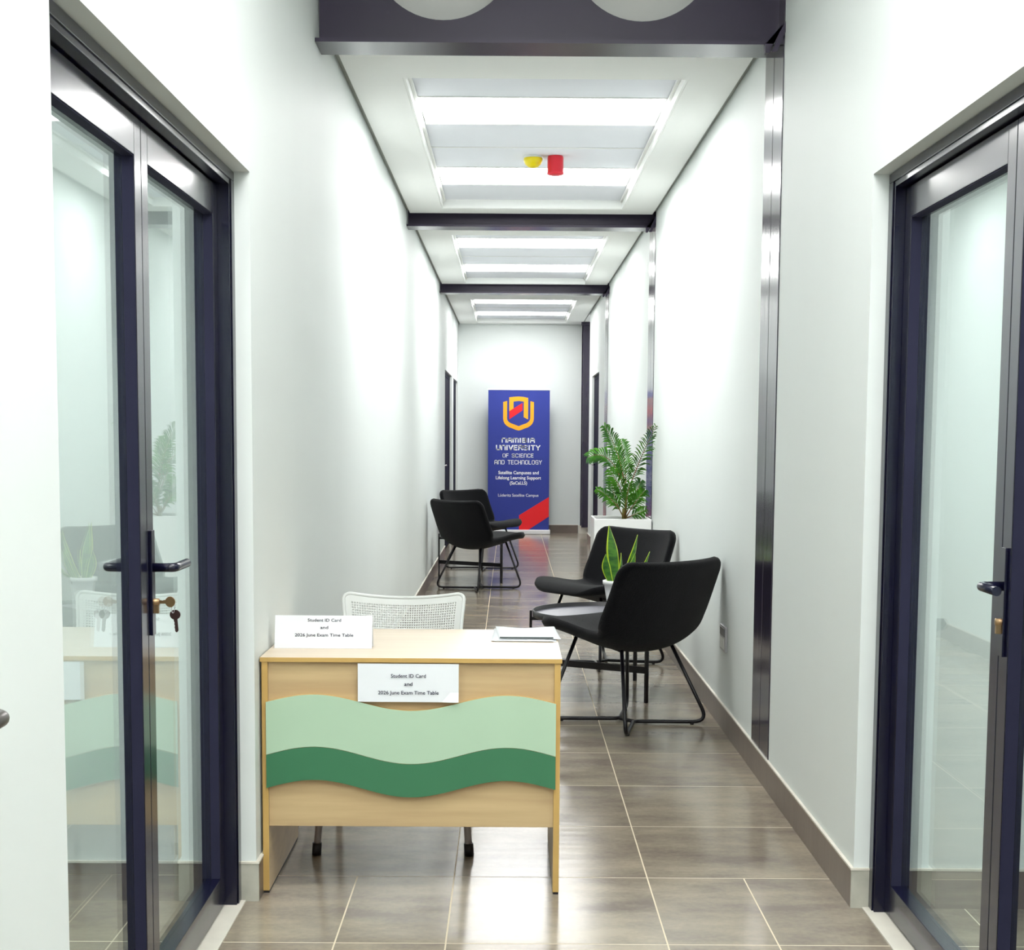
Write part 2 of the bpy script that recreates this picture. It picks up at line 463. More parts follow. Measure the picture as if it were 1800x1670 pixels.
# ceilings with recessed trays
TX0, TX1 = -0.478, 0.765
TZ = HC + 0.06
G = 0.026
def ceiling_bay(name, y0, y1, t0, t1, x1=XR):
    c = MB()
    a, d = XL + G, x1 - G
    c.box(a, TX0, y0, y1, HC, HC + 0.02)
    c.box(TX1, d, y0, y1, HC, HC + 0.02)
    c.box(TX0, TX1, y0, t0, HC, HC + 0.02)
    c.box(TX0, TX1, t1, y1, HC, HC + 0.02)
    c.box(TX0 + 0.0005, TX0 + 0.011, t0 + 0.011, t1 - 0.011, HC + 0.002, TZ + 0.012)       # upstands of the tray
    c.box(TX1 - 0.011, TX1 - 0.0005, t0 + 0.011, t1 - 0.011, HC + 0.002, TZ + 0.012)
    c.box(TX0 + 0.0005, TX1 - 0.0005, t0 + 0.0005, t0 + 0.011, HC + 0.002, TZ + 0.012)
    c.box(TX0 + 0.0005, TX1 - 0.0005, t1 - 0.011, t1 - 0.0005, HC + 0.002, TZ + 0.012)
    o = c.build(name, MAT['ceil'])
    struct(o)
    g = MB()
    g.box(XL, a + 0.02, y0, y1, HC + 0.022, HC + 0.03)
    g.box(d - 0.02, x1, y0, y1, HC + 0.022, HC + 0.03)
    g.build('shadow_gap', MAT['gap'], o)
    # small T trims along the panel ends
    q = MB()
    q.box(TX0 + 0.012, TX0 + 0.026, t0 + 0.012, t1 - 0.012, TZ - 0.016, TZ - 0.001); q.box(TX1 - 0.026, TX1 - 0.012, t0 + 0.012, t1 - 0.012, TZ - 0.016, TZ - 0.001)
    n = 6; st = (t1 - t0) / n
    for k in range(1, n):
        q.box(TX0 + 0.026, TX1 - 0.026, t0 + k * st - 0.005, t0 + k * st + 0.005, TZ - 0.004, TZ - 0.001)
    q.build('ceiling_grid', MAT['ceil'], o)
    p = MB()
    for k in (0, 2, 3, 5):
        p.box(TX0 + 0.012, TX1 - 0.012, t0 + k * st + (0.002 if k else 0.012), t0 + (k + 1) * st - (0.002 if k < 5 else 0.012), TZ, TZ + 0.012)
    p.build('ceiling_tile', MAT['ctile'], o)
    lid = MB(); lid.box(XL, x1, y0, y1, TZ + 0.06, TZ + 0.09); lid.build('ceiling_void_lid', MAT['gap'], o)
    return [t0 + 1 * st, t0 + 4 * st], st
def light_panel(x0, x1, y0, y1, z, label, m, group='white ceiling light panels'):
    cx, cy = (x0 + x1) / 2, (y0 + y1) / 2
    e = empty('ceiling_light', (cx, cy, z))
    hx, hy = (x1 - x0) / 2, (y1 - y0) / 2
    fr = MB()
    fr.box(-hx, hx, -hy, -hy + 0.012, -0.003, 0.02); fr.box(-hx, hx, hy - 0.012, hy, -0.003, 0.02)
    fr.box(-hx, -hx + 0.012, -hy + 0.012, hy - 0.012, -0.003, 0.02); fr.box(hx - 0.012, hx, -hy + 0.012, hy - 0.012, -0.003, 0.02)
    fr.build('frame', MAT['ceil'], e)
    MB().box(-hx + 0.012, hx - 0.012, -hy + 0.012, hy - 0.012, 0.001, 0.015).build('diffuser', m, e)
    return tag(e, label, 'ceiling light', group)
BAYS = [('ceiling_1', 5.845, 10.42, 6.53, 10.20, 'first bay'), ('ceiling_2', 10.62, 15.22, 11.54, 15.20, 'second bay'), ('ceiling_3', 15.42, YEND, 16.95, 20.40, 'last bay')]
BAYTXT = ['in the ceiling bay nearest the camera', 'in the middle ceiling bay between the second and third beams', 'in the farthest ceiling bay above the banner']
for (nm, y0, y1, t0, t1, _), bt in zip(BAYS, BAYTXT):
    ly, st = ceiling_bay(nm, y0, y1, t0, min(t1, y1 - 0.03))
    for k, yy in enumerate(ly):
        light_panel(TX0 + 0.03, TX1 - 0.03, yy + 0.004, yy + st - 0.004, TZ, ('front' if k == 0 else 'rear') + ' lit rectangular panel ' + bt, MAT['light'])
struct(MB().box(XR - G + 0.016, 1.25, YR_END, YEND, HC, HC + 0.02).build('ceiling_recess', MAT['ceil']))
struct(MB().box(XL - WT, XR + WT, YBACK, 5.90, HTOP, HTOP + 0.08).build('ceiling_lobby', MAT['ceil']))
struct(MB().box(XL - WT, 1.4, 5.90, YEND, HTOP, HTOP + 0.08).build('ceiling_void', MAT['gap']))
struct(MB().box(-3.6, XL - WT, 0.6, DL1, 2.72, 2.76).build('ceiling_office_left', MAT['ceil']))
struct(MB().box(XR + WT, 3.9, 0.6, DR1, 2.72, 2.76).build('ceiling_office_right', MAT['ceil']))
for yy in (-1.6, 0.6, 2.75):  # rearmost panel, behind the camera, is added to light the desk front
    light_panel(TX0, TX1, yy, yy + 0.6, HTOP - 0.022, 'unseen lit panel in the high lobby ceiling, the rearmost one added to light the desk', MAT['lightnear'], 'lobby ceiling lights above the glass doors')
light_panel(-2.7, -1.5, 2.2, 2.8, 2.697, 'lit panel in the ceiling of the room behind the left glass door', MAT['lightoffice'])
light_panel(1.7, 2.9, 2.2, 2.8, 2.697, 'lit panel in the ceiling of the room behind the right glass door', MAT['lightoffice'])

# steel beams and columns
def beam(name, y0, zt, cell=False):
    b = MB(); yc = y0 + 0.095
    b.box(XL + 0.001, XR - 0.001, y0, y0 + 0.19, 2.822, 2.836)
    b.box(XL + 0.001, XR - 0.001, y0, y0 + 0.19, zt - 0.014, zt)
    if not cell:
        b.box(XL + 0.006, XR - 0.001, yc - 0.005, yc + 0.005, 2.836, zt - 0.014)
    else:
        # cellular web: plate with round openings
        cs = [(-0.264, 3.205), (0.487, 3.205)]; r = 0.278
        z0, z1 = 2.836, zt - 0.014
        xs = [XL + 0.006, (cs[0][0] + cs[1][0]) / 2, XR - 0.001]
        N = 64
        for (cx, cz), xa, xb in zip(cs, xs[:-1], xs[1:]):
            vs = []; fs = []
            for d in (yc - 0.005, yc + 0.005):
                for k in range(N):
                    a = 2 * math.pi * k / N
                    ca, sa = math.cos(a), math.sin(a)
                    vs.append((cx + r * ca, d, cz + r * sa))
                for k in range(N):
                    a = 2 * math.pi * k / N
                    ca, sa = math.cos(a), math.sin(a)
                    tx = ((xb if ca > 0 else xa) - cx) / ca if abs(ca) > 1e-6 else 1e9
                    tz = ((z1 if sa > 0 else z0) - cz) / sa if abs(sa) > 1e-6 else 1e9
                    t = min(tx, tz)
                    vs.append((cx + t * ca, d, cz + t * sa))
            for k in range(N):
                j = (k + 1) % N
                fs.append((k, j, N + j, N + k))
                fs.append((2 * N + k, 3 * N + k, 3 * N + j, 2 * N + j))
                fs.append((k, 2 * N + k, 2 * N + j, j))
            b.add(vs, fs)
            for xc_, zc_ in ((xa, z0), (xa, z1), (xb, z0), (xb, z1)):   # corners left by the radial fan
                best = []
                for k in range(N):
                    v = vs[N + k]
                    best.append((abs(v[0] - xc_) + abs(v[2] - zc_), k))
                k = sorted(best)[0][1]
                for k1 in ((k - 1) % N, k, (k + 1) % N):
                    pass
                near = [vs[N + kk] for kk in ((k - 1) % N, k, (k + 1) % N)]
                for d in (yc - 0.005, yc + 0.005):
                    b.add([(xc_, d, zc_)] + [(p[0], d, p[2]) for p in near], [(0, 1, 2), (0, 2, 3)])
    # end plate / gusset by the column
    b.prism([(XR - 0.07, 2.822), (XR - 0.002, 2.822), (XR - 0.002, 2.90), (XR - 0.012, 2.90), (XR - 0.055, 2.79), (XR - 0.07, 2.79)], lambda u, v, d: (u, d, v), y0 - 0.012, y0 + 0.02)
    b.prism([(XR - 0.05, 2.79), (XR - 0.03, 2.79), (XR + 0.0, 2.86), (XR + 0.0, 2.90)], lambda u, v, d: (u, d, v), y0 - 0.03, y0 - 0.012)
    o = b.build(name, [MAT['web'], MAT['flange']], bevel=0)
    for p in o.data.polygons:
        if p.normal.z < -0.9 and p.center.z < 2.83: p.material_index = 1
    return struct(o)
struct(beam('trim_6', 5.605, 3.49, True), 'dark purple steel beam with round holes nearest the camera')
struct(beam('trim_7', 10.43, 3.0), 'dark steel beam at the second column')
struct(beam('trim_8', 15.23, 3.0), 'dark steel beam at the third column')
def column(name, ya, yb):
    b = MB(); m = (ya + yb) / 2
    b.box(XR - 0.004, XR + WT, ya, m - 0.003, HB + TR, HTOP)
    b.box(XR - 0.004, XR + WT, m + 0.003, yb, HB + TR, HTOP)
    b.box(XR + 0.012, XR + WT - 0.01, m - 0.003, m + 0.003, HB + TR, HTOP)
    return struct(b.build(name, MAT['beam'], bevel=0.003))
struct(column('trim_9', *COLS[0]), 'glossy dark steel column in the right wall nearest the camera')
struct(column('trim_10', *COLS[1]), 'glossy dark steel column behind the palm')
struct(column('trim_11', *COLS[2]), 'third dark steel column in the right wall')
struct(MB().box(0.985, 1.20, 20.12, 20.14, HB, HC).box(0.985, 1.20, 20.52, 20.54, HB, HC).box(1.08, 1.10, 20.14, 20.52, HB, HC).box(0.955, 1.2, 20.08, 20.10, HC - 0.05, HC - 0.004).build('trim_12', MAT['beam']),
       'dark steel column in the corner beside the end wall')

# ------------------------------------------------------------------ glass double doors
def double_door(name, side, y0, y1, ymeet):
    """side -1: left wall, +1: right wall. Frame plane, leaf plane and glass plane step back from the corridor."""
    XF, XLF, XG = (-0.785, -0.819, -0.847) if side < 0 else (1.057, 1.087, 1.118)
    s = side
    d = empty(name, (XF, (y0 + y1) / 2, 0)); struct(d, 'dark framed glass double door in the %s wall' % ('left' if s < 0 else 'right'))
    ox, oy = XF, (y0 + y1) / 2
    def bx(b, xa, xb, ya, yb, za, zb, mi=0):
        b.box(min(xa, xb) - ox, max(xa, xb) - ox, ya - oy, yb - oy, za, zb, mi)
    f = MB()
    FJ = 0.055
    e = 0.002
    for (ya, yb) in ((y0 + e, y0 + FJ), (y1 - FJ, y1 - e)):
        bx(f, XF, XF + s * 0.10, ya, yb, 0.004, DOOR_H - e)
        bx(f, XF - s * 0.004, XF, ya if ya < oy else ya + 0.012, yb - 0.012 if ya < oy else yb, 0.004, 2.0715)
    bx(f, XF, XF + s * 0.10, y0 + FJ, y1 - FJ, 2.057, DOOR_H - e)
    bx(f, XF - s * 0.004, XF, y0 + e, y1 - e, 2.072, DOOR_H - e)
    bx(f, XF + s * 0.072, XF + s * 0.10, y0 + FJ, y1 - FJ, 2.035, 2.057)      # rebate stop
    f.build('frame', MAT['frame'], d, bevel=0.0015)
    gap = 0.003
    for i, (ya, yb) in enumerate(((y0 + FJ + gap, ymeet - 0.002), (ymeet + 0.002, y1 - FJ - gap))):
        lf = empty('leaf', (0, 0, 0)); lf.parent = d
        b = MB()
        SW = 0.056
        zt = 2.052; zb = 0.012
        bx(b, XLF, XLF + s * 0.045, ya, ya + SW, zb, zt)
        bx(b, XLF, XLF + s * 0.045, yb - SW, yb, zb, zt)
        bx(b, XLF, XLF + s * 0.045, ya + SW, yb - SW, 1.968, zt)
        bx(b, XLF, XLF + s * 0.045, ya + SW, yb - SW, zb, 0.10)
        b.build('leaf_frame', MAT['frame'], lf, bevel=0.0015)
        g = MB(); bx(g, XG, XG + s * 0.006, ya + SW - 0.004, yb - SW + 0.004, 0.096, 1.972)
        g.build('glass', MAT['glass'], lf)
        q = MB(); g0, g1 = XLF + s * 0.002, XG - s * 0.001
        bx(q, g0, g1, ya + SW, ya + SW + 0.002, 0.1005, 1.9675); bx(q, g0, g1, yb - SW - 0.002, yb - SW, 0.1005, 1.9675)
        bx(q, g0, g1, ya + SW + 0.002, yb - SW - 0.002, 1.9655, 1.9675)
        q.build('glazing_bead', MAT['bead'], lf)
        if i == 0:     # astragal on the meeting edge
            a = MB(); bx(a, XLF + s * 0.02, XLF + s * 0.04, yb, yb + 0.0015, zb, zt); a.build('astragal', MAT['rubber'], lf)
        # handle set on one leaf of each pair
        if (s < 0 and i == 1) or (s > 0 and i == 0):
            yp = (ya + 0.026) if s < 0 else (yb - 0.026)
            zc = 1.062 if s < 0 else 1.045
            dirn = 1 if s < 0 else -1
            h = MB()
            bx(h, XLF - s * 0.007, XLF - s * 0.0005, yp - 0.014, yp + 0.014, zc - 0.155, zc + 0.085)
            bx(h, XLF + s * 0.0455, XLF + s * 0.053, yp - 0.014, yp + 0.014, zc - 0.155, zc + 0.085)
            h.build('lock_plate', MAT['frame'], lf, bevel=0.001)
            l = MB()
            for q, xs in ((-1, XLF - s * 0.007), (1, XLF + s * 0.053)):
                xe = xs + s * q * 0.048
                L = 0.125 if s < 0 else 0.11
                P = fillet([(xs - ox, yp - oy, zc), (xe - ox, yp - oy, zc), (xe - ox, yp + dirn * L - oy, zc)], {1: 0.014})
                l.tube(P, 0.0105, 12)
            l.build('door_handle', MAT['frame'], lf)
            c = MB()
            zc2 = zc - 0.085
            xs = XLF - s * 0.007
            c.lathe([(0.0, xs - s * 0.012 - ox), (0.008, xs - s * 0.012 - ox), (0.008, xs - ox)], yp - oy, zc2 + 0.006, 16, axis='X')
            bx(c, xs, xs - s * 0.011, yp - 0.0045, yp + 0.0045, zc2 - 0.02, zc2)
            tag(c.build('lock_cylinder', MAT['brass'], lf), 'brass lock cylinder')
    return d
double_door('door_1', -1, DL0, DL1, 3.30)
double_door('door_2', 1, DR0, DR1, 3.22)

# dark doors at the far end
MAT['farleaf'] = mat('matt_navy', (0.006, 0.006, 0.022), 0.7, spec=0.1, noise=0.1)
def far_door(name, side, y0, y1, hy=None):
    XW = XL if side < 0 else XR
    d = empty(name, (XW + side * 0.06, (y0 + y1) / 2, 0)); struct(d)
    oy = (y0 + y1) / 2; ox = XW + side * 0.06
    f = MB()
    def bx(b, xa, xb, ya, yb, za, zb): b.box(min(xa, xb) - ox, max(xa, xb) - ox, ya - oy, yb - oy, za, zb)
    xf = XW + side * 0.026
    bx(f, xf, xf + side * 0.09, y0 + 0.001, y0 + 0.05, 0, DOOR_H - 0.001); bx(f, xf, xf + side * 0.09, y1 - 0.05, y1 - 0.001, 0, DOOR_H - 0.001); bx(f, xf, xf + side * 0.09, y0 + 0.05, y1 - 0.05, DOOR_H - 0.05, DOOR_H - 0.001)
    f.build('frame', MAT['farleaf'], d)
    l = MB(); bx(l, xf + side * 0.004, xf + side * 0.05, y0 + 0.052, y1 - 0.052, 0.008, DOOR_H - 0.052); l.build('leaf', MAT['farleaf'], d)
    if hy is not None:
        h = MB(); P = fillet([(xf + side * 0.004 - ox, hy - oy, 1.02), (xf - side * 0.03 - ox, hy - oy, 1.02), (xf - side * 0.03 - ox, hy + 0.12 - oy, 1.02)], {1: 0.012})
        h.tube(P, 0.010, 8); h.build('door_handle', MAT['chrome'], d)
    return d
far_door('door_3', -1, D3[0], D3[1], 16.75)
far_door('door_4', -1, D4[0], D4[1])
far_door('door_5', 1, D5[0], D5[1], 18.0)

# lever handle of the white door at the left picture edge
d6 = empty('door_6', (XL, 1.55, 0)); struct(d6, 'white flush door in the left wall at the picture edge')
b = MB(); b.box(0.0005, 0.006, -0.45, 0.52, 0.12, 2.05); b.build('leaf', MAT['wall'], d6)
b = MB(); b.lathe([(0.0, 0.014), (0.026, 0.014), (0.026, 0.006)], 0.40, 0.985, 24, axis='X')
b.tube(fillet([(0.006, 0.40, 0.985), (0.058, 0.40, 0.985), (0.058, 0.27, 0.985)], {1: 0.02}), 0.011, 14)
tag(b.build('door_handle', MAT['handlegrey'], d6), 'grey metal lever handle')

# ------------------------------------------------------------------ reception desk
YD = 4.268
DX0, DX1 = -0.7335, 0.157
desk = empty('reception_desk', ((DX0 + DX1) / 2, YD + 0.325, 0))
tag(desk, 'pale maple desk with mint and green wavy front boards', 'desk')
ox, oy = (DX0 + DX1) / 2, YD + 0.325
hw = (DX1 - DX0) / 2
def W(b, x0, x1, y0, y1, z0, z1, mi=0): return b.box(x0 - ox, x1 - ox, y0 - oy, y1 - oy, z0, z1, mi)
b = MB(); W(b, DX0, DX1, YD, YD + 0.65, 0.6985, 0.7125)
for_top = b.build('desktop', [MAT['woodtop'], MAT['edge']], desk, bevel=0.001)
for p in for_top.data.polygons:
    if abs(p.normal.z) < 0.5: p.material_index = 1
for xa in (DX0 + 0.004, DX1 - 0.022):
    b = MB(); W(b, xa, xa + 0.018, YD + 0.004, YD + 0.60, 0.008, 0.698)
    sp = b.build('side_panel', [MAT['wood'], MAT['edge']], desk)
    for p in sp.data.polygons:
        if abs(p.normal.y) > 0.5: p.material_index = 1
    b = MB(); W(b, xa + 0.001, xa + 0.017, YD + 0.007, YD + 0.595, 0.0, 0.008); b.build('foot_strip', MAT['rubber'], sp)
b = MB(); W(b, DX0 + 0.022, DX1 - 0.022, YD + 0.012, YD + 0.028, 0.203, 0.6975)
b.build('front_panel', MAT['wood'], desk, bevel=0.001)
def wave(x, zl, zc, zr_):
    """crests at 0.167 and 0.83 of the width, trough mid"""
    t = (x - (DX0 + 0.018)) / (DX1 - DX0 - 0.036)
    ph = (t - 0.165) / (0.8325 - 0.165) * 2 * math.pi
    return zc - (1 - math.cos(ph)) / 2 * (zc - zl)
def wave_board(name, top, bot, m, y0, y1):
    xa, xb = DX0 + 0.017, DX1 - 0.017
    N = 72
    xs = [xa + (xb - xa) * i / N for i in range(N + 1)]
    poly = [(x - ox, wave(x, *bot)) for x in xs] + [(x - ox, wave(x, *top)) for x in reversed(xs)]
    b = MB()
    # strips keep faces planar
    for i in range(N):
        u0, u1 = xs[i] - ox, xs[i + 1] - ox
        a0, a1 = wave(xs[i], *bot), wave(xs[i + 1], *bot); c0, c1 = wave(xs[i], *top), wave(xs[i + 1], *top)
        f, k = y0 - oy, y1 - oy
        b.add([(u0, f, a0), (u1, f, a1), (u1, f, c1), (u0, f, c0)], [(0, 1, 2, 3)], 0)
        b.add([(u0, k, a0), (u1, k, a1), (u1, k, c1), (u0, k, c0)], [(3, 2, 1, 0)], 0)
        b.add([(u0, f, c0), (u1, f, c1), (u1, k, c1), (u0, k, c0)], [(0, 1, 2, 3)], 1)
        b.add([(u0, f, a0), (u1, f, a1), (u1, k, a1), (u0, k, a0)], [(3, 2, 1, 0)], 1)
    b.add([(xa - ox, y0 - oy, wave(xa, *bot)), (xa - ox, y1 - oy, wave(xa, *bot)), (xa - ox, y1 - oy, wave(xa, *top)), (xa - ox, y0 - oy, wave(xa, *top))], [(0, 1, 2, 3)], 1)
    b.add([(xb - ox, y0 - oy, wave(xb, *bot)), (xb - ox, y1 - oy, wave(xb, *bot)), (xb - ox, y1 - oy, wave(xb, *top)), (xb - ox, y0 - oy, wave(xb, *top))], [(3, 2, 1, 0)], 1)
    return b.build(name, [m, MAT['edge']], desk, fix=False)
tag(wave_board('mint_wave_board', (0.556, 0.603, 0), (0.3965, 0.447, 0), MAT['mint'], YD - 0.004, YD + 0.0115), 'mint green wavy board')
tag(wave_board('green_wave_board', (0.3955, 0.446, 0), (0.296, 0.347, 0), MAT['green'], YD - 0.004, YD + 0.0115), 'dark green wavy board')

LINES = ['Student ID Card', 'and', '2026 June Exam Time Table']
# folded card standing on the desk
sg = empty('tent_card_sign', (-0.57, 4.45, 0.7130)); tag(sg, 'folded white card sign standing on the desktop left corner', 'sign')
b = MB(); lean = 0.022
hgt = 0.099; hwid = 0.1495
for y0, y1 in ((0.0, lean), (lean * 2.3, lean + 0.001)):
    b.add([(-hwid, y0, 0), (hwid, y0, 0), (hwid, y1, hgt), (-hwid, y1, hgt), (-hwid, y0 + 0.0008, 0), (hwid, y0 + 0.0008, 0), (hwid, y1 + 0.0008, hgt), (-hwid, y1 + 0.0008, hgt)],
          [(0, 1, 2, 3), (7, 6, 5, 4), (0, 4, 5, 1), (2, 6, 7, 3), (0, 3, 7, 4), (1, 5, 6, 2)])
b.build('card', MAT['paper'], sg)
fn = lambda u, v, d: (u, v / hgt * lean - d, v)
for t, zc, wd in zip(LINES, (0.0852, 0.0632, 0.0405), (0.1025, 0.0241, 0.1794)):
    text_mesh('lettering', t, MAT['ink'], sg, 0.002, zc, wd, 0.0090, fn, bold=0.014)
# paper taped under the desktop edge
sg2 = empty('taped_paper_sign', (-0.296, YD - 0.006, 0.583)); tag(sg2, 'white printed paper sign hanging on the desk front', 'sign')
b = MB(); N = 12
vs = []; fs = []
for j in range(5):
    for i in range(N + 1):
        u = -0.1485 + 0.297 * i / N; v = j / 4 * 0.1135
        yy = -0.0012 * (1 - j / 4) * (0.6 + 0.4 * math.sin(i * 0.8)) - (0.006 if (i >= N - 1 and j == 0) else 0)
        vs.append((u, yy, v))
for j in range(4):
    for i in range(N):
        a = j * (N + 1) + i
        fs.append((a, a + 1, a + N + 2, a + N + 1))
b.add(vs, fs, 0, False)
o = b.build('paper_sheet', MAT['paper'], sg2)
sm = o.modifiers.new('s', 'SOLIDIFY'); sm.thickness = 0.0006
fn2 = lambda u, v, d: (u, -0.0022 - d, v)
for t, yy, wd in zip(LINES, (1188, 1202.5, 1218), (62, 14.5, 107.5)):
    text_mesh('lettering', t, MAT['ink'], sg2, 0.0005, (1235 - yy) / 602.0, wd / 602.0, 0.0105, fn2, bold=0.012)
# loose papers on the right end of the desktop
pp = empty('paper_stack', (0.05, 4.77, 0.7130)); tag(pp, 'loose printed sheets lying on the right end of the desktop', 'papers')
for k, (dx, dy, rz, col) in enumerate(((0.0, 0.0, 0.02, 'paper'), (-0.004, -0.006, -0.03, 'paper'), (0.01, 0.02, 0.05, 'paper'))):
    b = MB(); vs = []; fs = []
    n = 8
    for j in range(n + 1):
        for i in range(n + 1):
            u = -0.0995 + 0.199 * i / n; v = -0.143 + 0.286 * j / n
            lift = 0.0006 + k * 0.0022 + (0.006 if k == 2 else 0.002) * (j / n) ** 3 * (0.5 + 0.5 * math.sin(i * 0.7 + k))
            uu = u * math.cos(rz) - v * math.sin(rz) + dx; vv = u * math.sin(rz) + v * math.cos(rz) + dy
            vs.append((uu, min(vv, 0.148), lift))
    for j in range(n):
        for i in range(n):
            a = j * (n + 1) + i; fs.append((a, a + 1, a + n + 2, a + n + 1))
    b.add(vs, fs, 0, True); sh = b.build('paper_sheet', MAT['paper'], pp)
    sm = sh.modifiers.new('s', 'SOLIDIFY'); sm.thickness = 0.0005
b = MB(); b.box(-0.080, 0.092, -0.122, -0.094, 0.0078, 0.0083); b.build('printed_band', MAT['inkgrey'], pp)

# ------------------------------------------------------------------ white perforated chair behind the desk
wc = empty('perforated_chair', (-0.375, 4.95, 0)); tag(wc, 'white plastic chair with perforated back behind the maple desk', 'chair')
def back_pt(u, v):
    """u -1..1 across, v 0..1 up ; chair faces -y"""
    z = 0.47 + 0.335 * v + 0.024 * (abs(u) ** 2.0) * v - 0.020 * v
    hwid = 0.212 + 0.006 * v - 0.012 * math.sin(v * math.pi)
    x = u * hwid
    y = 0.17 + 0.10 * v - 0.045 * u * u
    return Vector((x, y, z))
b = MB(); NU, NV = 50, 38
mu, mv = 3, 3
def corner_out(u, v):
    return False
grid = {}
def gp(i, j):
    k = (i, j)
    if k not in grid:
        u = -1 + 2 * i / NU; v = j / NV
        # rounded upper corners
        r = 0.13
        if v > 1 - r and abs(u) > 1 - r:
            pass
        grid[k] = len(b.v); b.v.append(tuple(back_pt(u, v)))
    return grid[k]
def in_corner(i, j):
    x = abs(-1 + 2 * (i + 0.5) / NU) * 0.212; z = (j + 0.5) / NV * 0.335
    r = 0.030
    cx, cz = 0.212 - r, 0.335 - r
    return x > cx and z > cz and math.hypot(x - cx, z - cz) > r
for j in range(NV):
    for i in range(NU):
        if in_corner(i, j): continue
        hole = mu <= i < NU - mu and mv <= j < NV - mv
        a, c, d, e = gp(i, j), gp(i + 1, j), gp(i + 1, j + 1), gp(i, j + 1)
        if not hole:
            b.f.append((a, c, d, e)); b.mi.append(0); b.smooth.append(True)
        else:
            uc, vc = -1 + 2 * (i + 0.5) / NU, (j + 0.5) / NV
            ring = []
            for k in range(8):
                an = -3 * math.pi / 4 + k * math.pi / 4
                ring.append(len(b.v)); b.v.append(tuple(back_pt(uc + math.cos(an) * 0.30 * 2 / NU, vc + math.sin(an) * 0.30 / NV)))
            cs = [a, c, d, e]
            for q in range(4):
                n0 = ring[(2 * q) % 8]; n1 = ring[(2 * q + 1) % 8]; n2 = ring[(2 * q + 2) % 8]
                A, B_ = cs[q], cs[(q + 1) % 4]
                b.f.append((A, B_, n1, n0)); b.mi.append(0); b.smooth.append(True)
                b.f.append((B_, n2, n1)); b.mi.append(0); b.smooth.append(True)
bk = b.build('backrest', MAT['whiteplastic'], wc)
sm = bk.modifiers.new('s', 'SOLIDIFY'); sm.thickness = 0.005; sm.offset = 0
# rounded rim around the back
rim = []
for v in [k / 14 for k in range(0, 13)]: rim.append(back_pt(-1, v))
for a in range(1, 6):
    t = a / 6 * math.pi / 2
    rim.append(back_pt(-1 + 0.14 * (1 - math.cos(t)), 0.915 + 0.085 * math.sin(t)))
for u in [-0.86 + 1.72 * k / 16 for k in range(17)]: rim.append(back_pt(u, 1.0))
for a in range(1, 6):
    t = (6 - a) / 6 * math.pi / 2
    rim.append(back_pt(1 - 0.14 * (1 - math.cos(t)), 0.915 + 0.085 * math.sin(t)))
for v in [k / 14 for k in range(12, -1, -1)]: rim.append(back_pt(1, v))
rb = MB(); rb.tube(rim, 0.0065, 8); rb.build('back_rim', MAT['whiteplastic'], wc)
b = MB(); vs = []; fs = []
n = 12
for j in range(n + 1):
    for i in range(n + 1):
        u = -1 + 2 * i / n; v = j / n
        sq = 1 - 0.14 * max(0, (0.25 - v) / 0.25) ** 2
        vs.append((u * 0.215 * sq, -0.24 + 0.42 * v, 0.452 - 0.018 * math.sin(v * math.pi) + 0.012 * u * u + 0.02 * max(0, v - 0.8) - 0.02 * max(0, 0.15 - v) / 0.15))
for j in range(n):
    for i in range(n):
        a = j * (n + 1) + i; fs.append((a, a + 1, a + n + 2, a + n + 1))
b.add(vs, fs, 0, True); st_ = b.build('seat', MAT['whiteplastic'], wc)
sm = st_.modifiers.new('s', 'SOLIDIFY'); sm.thickness = 0.012
for sx in (-1, 1):
    for sy, fy, ty in ((-1, -0.272, -0.20), (1, 0.24, 0.14)):
        lg = MB(); lx = 0.247 if sy < 0 else 0.235
        lg.tube([(sx * lx, fy, 0.035), (sx * 0.215, ty, 0.432)], 0.0115, 12)
        lo = lg.build('leg', MAT['legpaint'], wc)
        ft = MB(); ft.tube([(sx * (lx + 0.002), fy, 0.0), (sx * lx, fy, 0.04)], 0.0155, 12); tag(ft.build('rubber_foot', MAT['rubber'], lo), 'black rubber foot')
lg = MB(); lg.tube([(-0.215, -0.20, 0.428), (0.215, -0.20, 0.428)], 0.010, 8); lg.tube([(-0.215, 0.14, 0.428), (0.215, 0.14, 0.428)], 0.010, 8)
lg.tube([(-0.215, -0.20, 0.428), (-0.215, 0.14, 0.428)], 0.010, 8); lg.tube([(0.215, -0.20, 0.428), (0.215, 0.14, 0.428)], 0.010, 8)
lg.build('seat_frame', MAT['chrome'], wc)

# ------------------------------------------------------------------ lounge chairs
def catmull(P, t):
    n = len(P) - 1
    x = t * n; i = min(int(x), n - 1); f = x - i
    p0 = P[max(i - 1, 0)]; p1 = P[i]; p2 = P[i + 1]; p3 = P[min(i + 2, n)]
    return tuple(0.5 * (2 * b_ + (c - a) * f + (2 * a - 5 * b_ + 4 * c - d) * f * f + (3 * b_ - a - 3 * c + d) * f ** 3) for a, b_, c, d in zip(p0, p1, p2, p3))
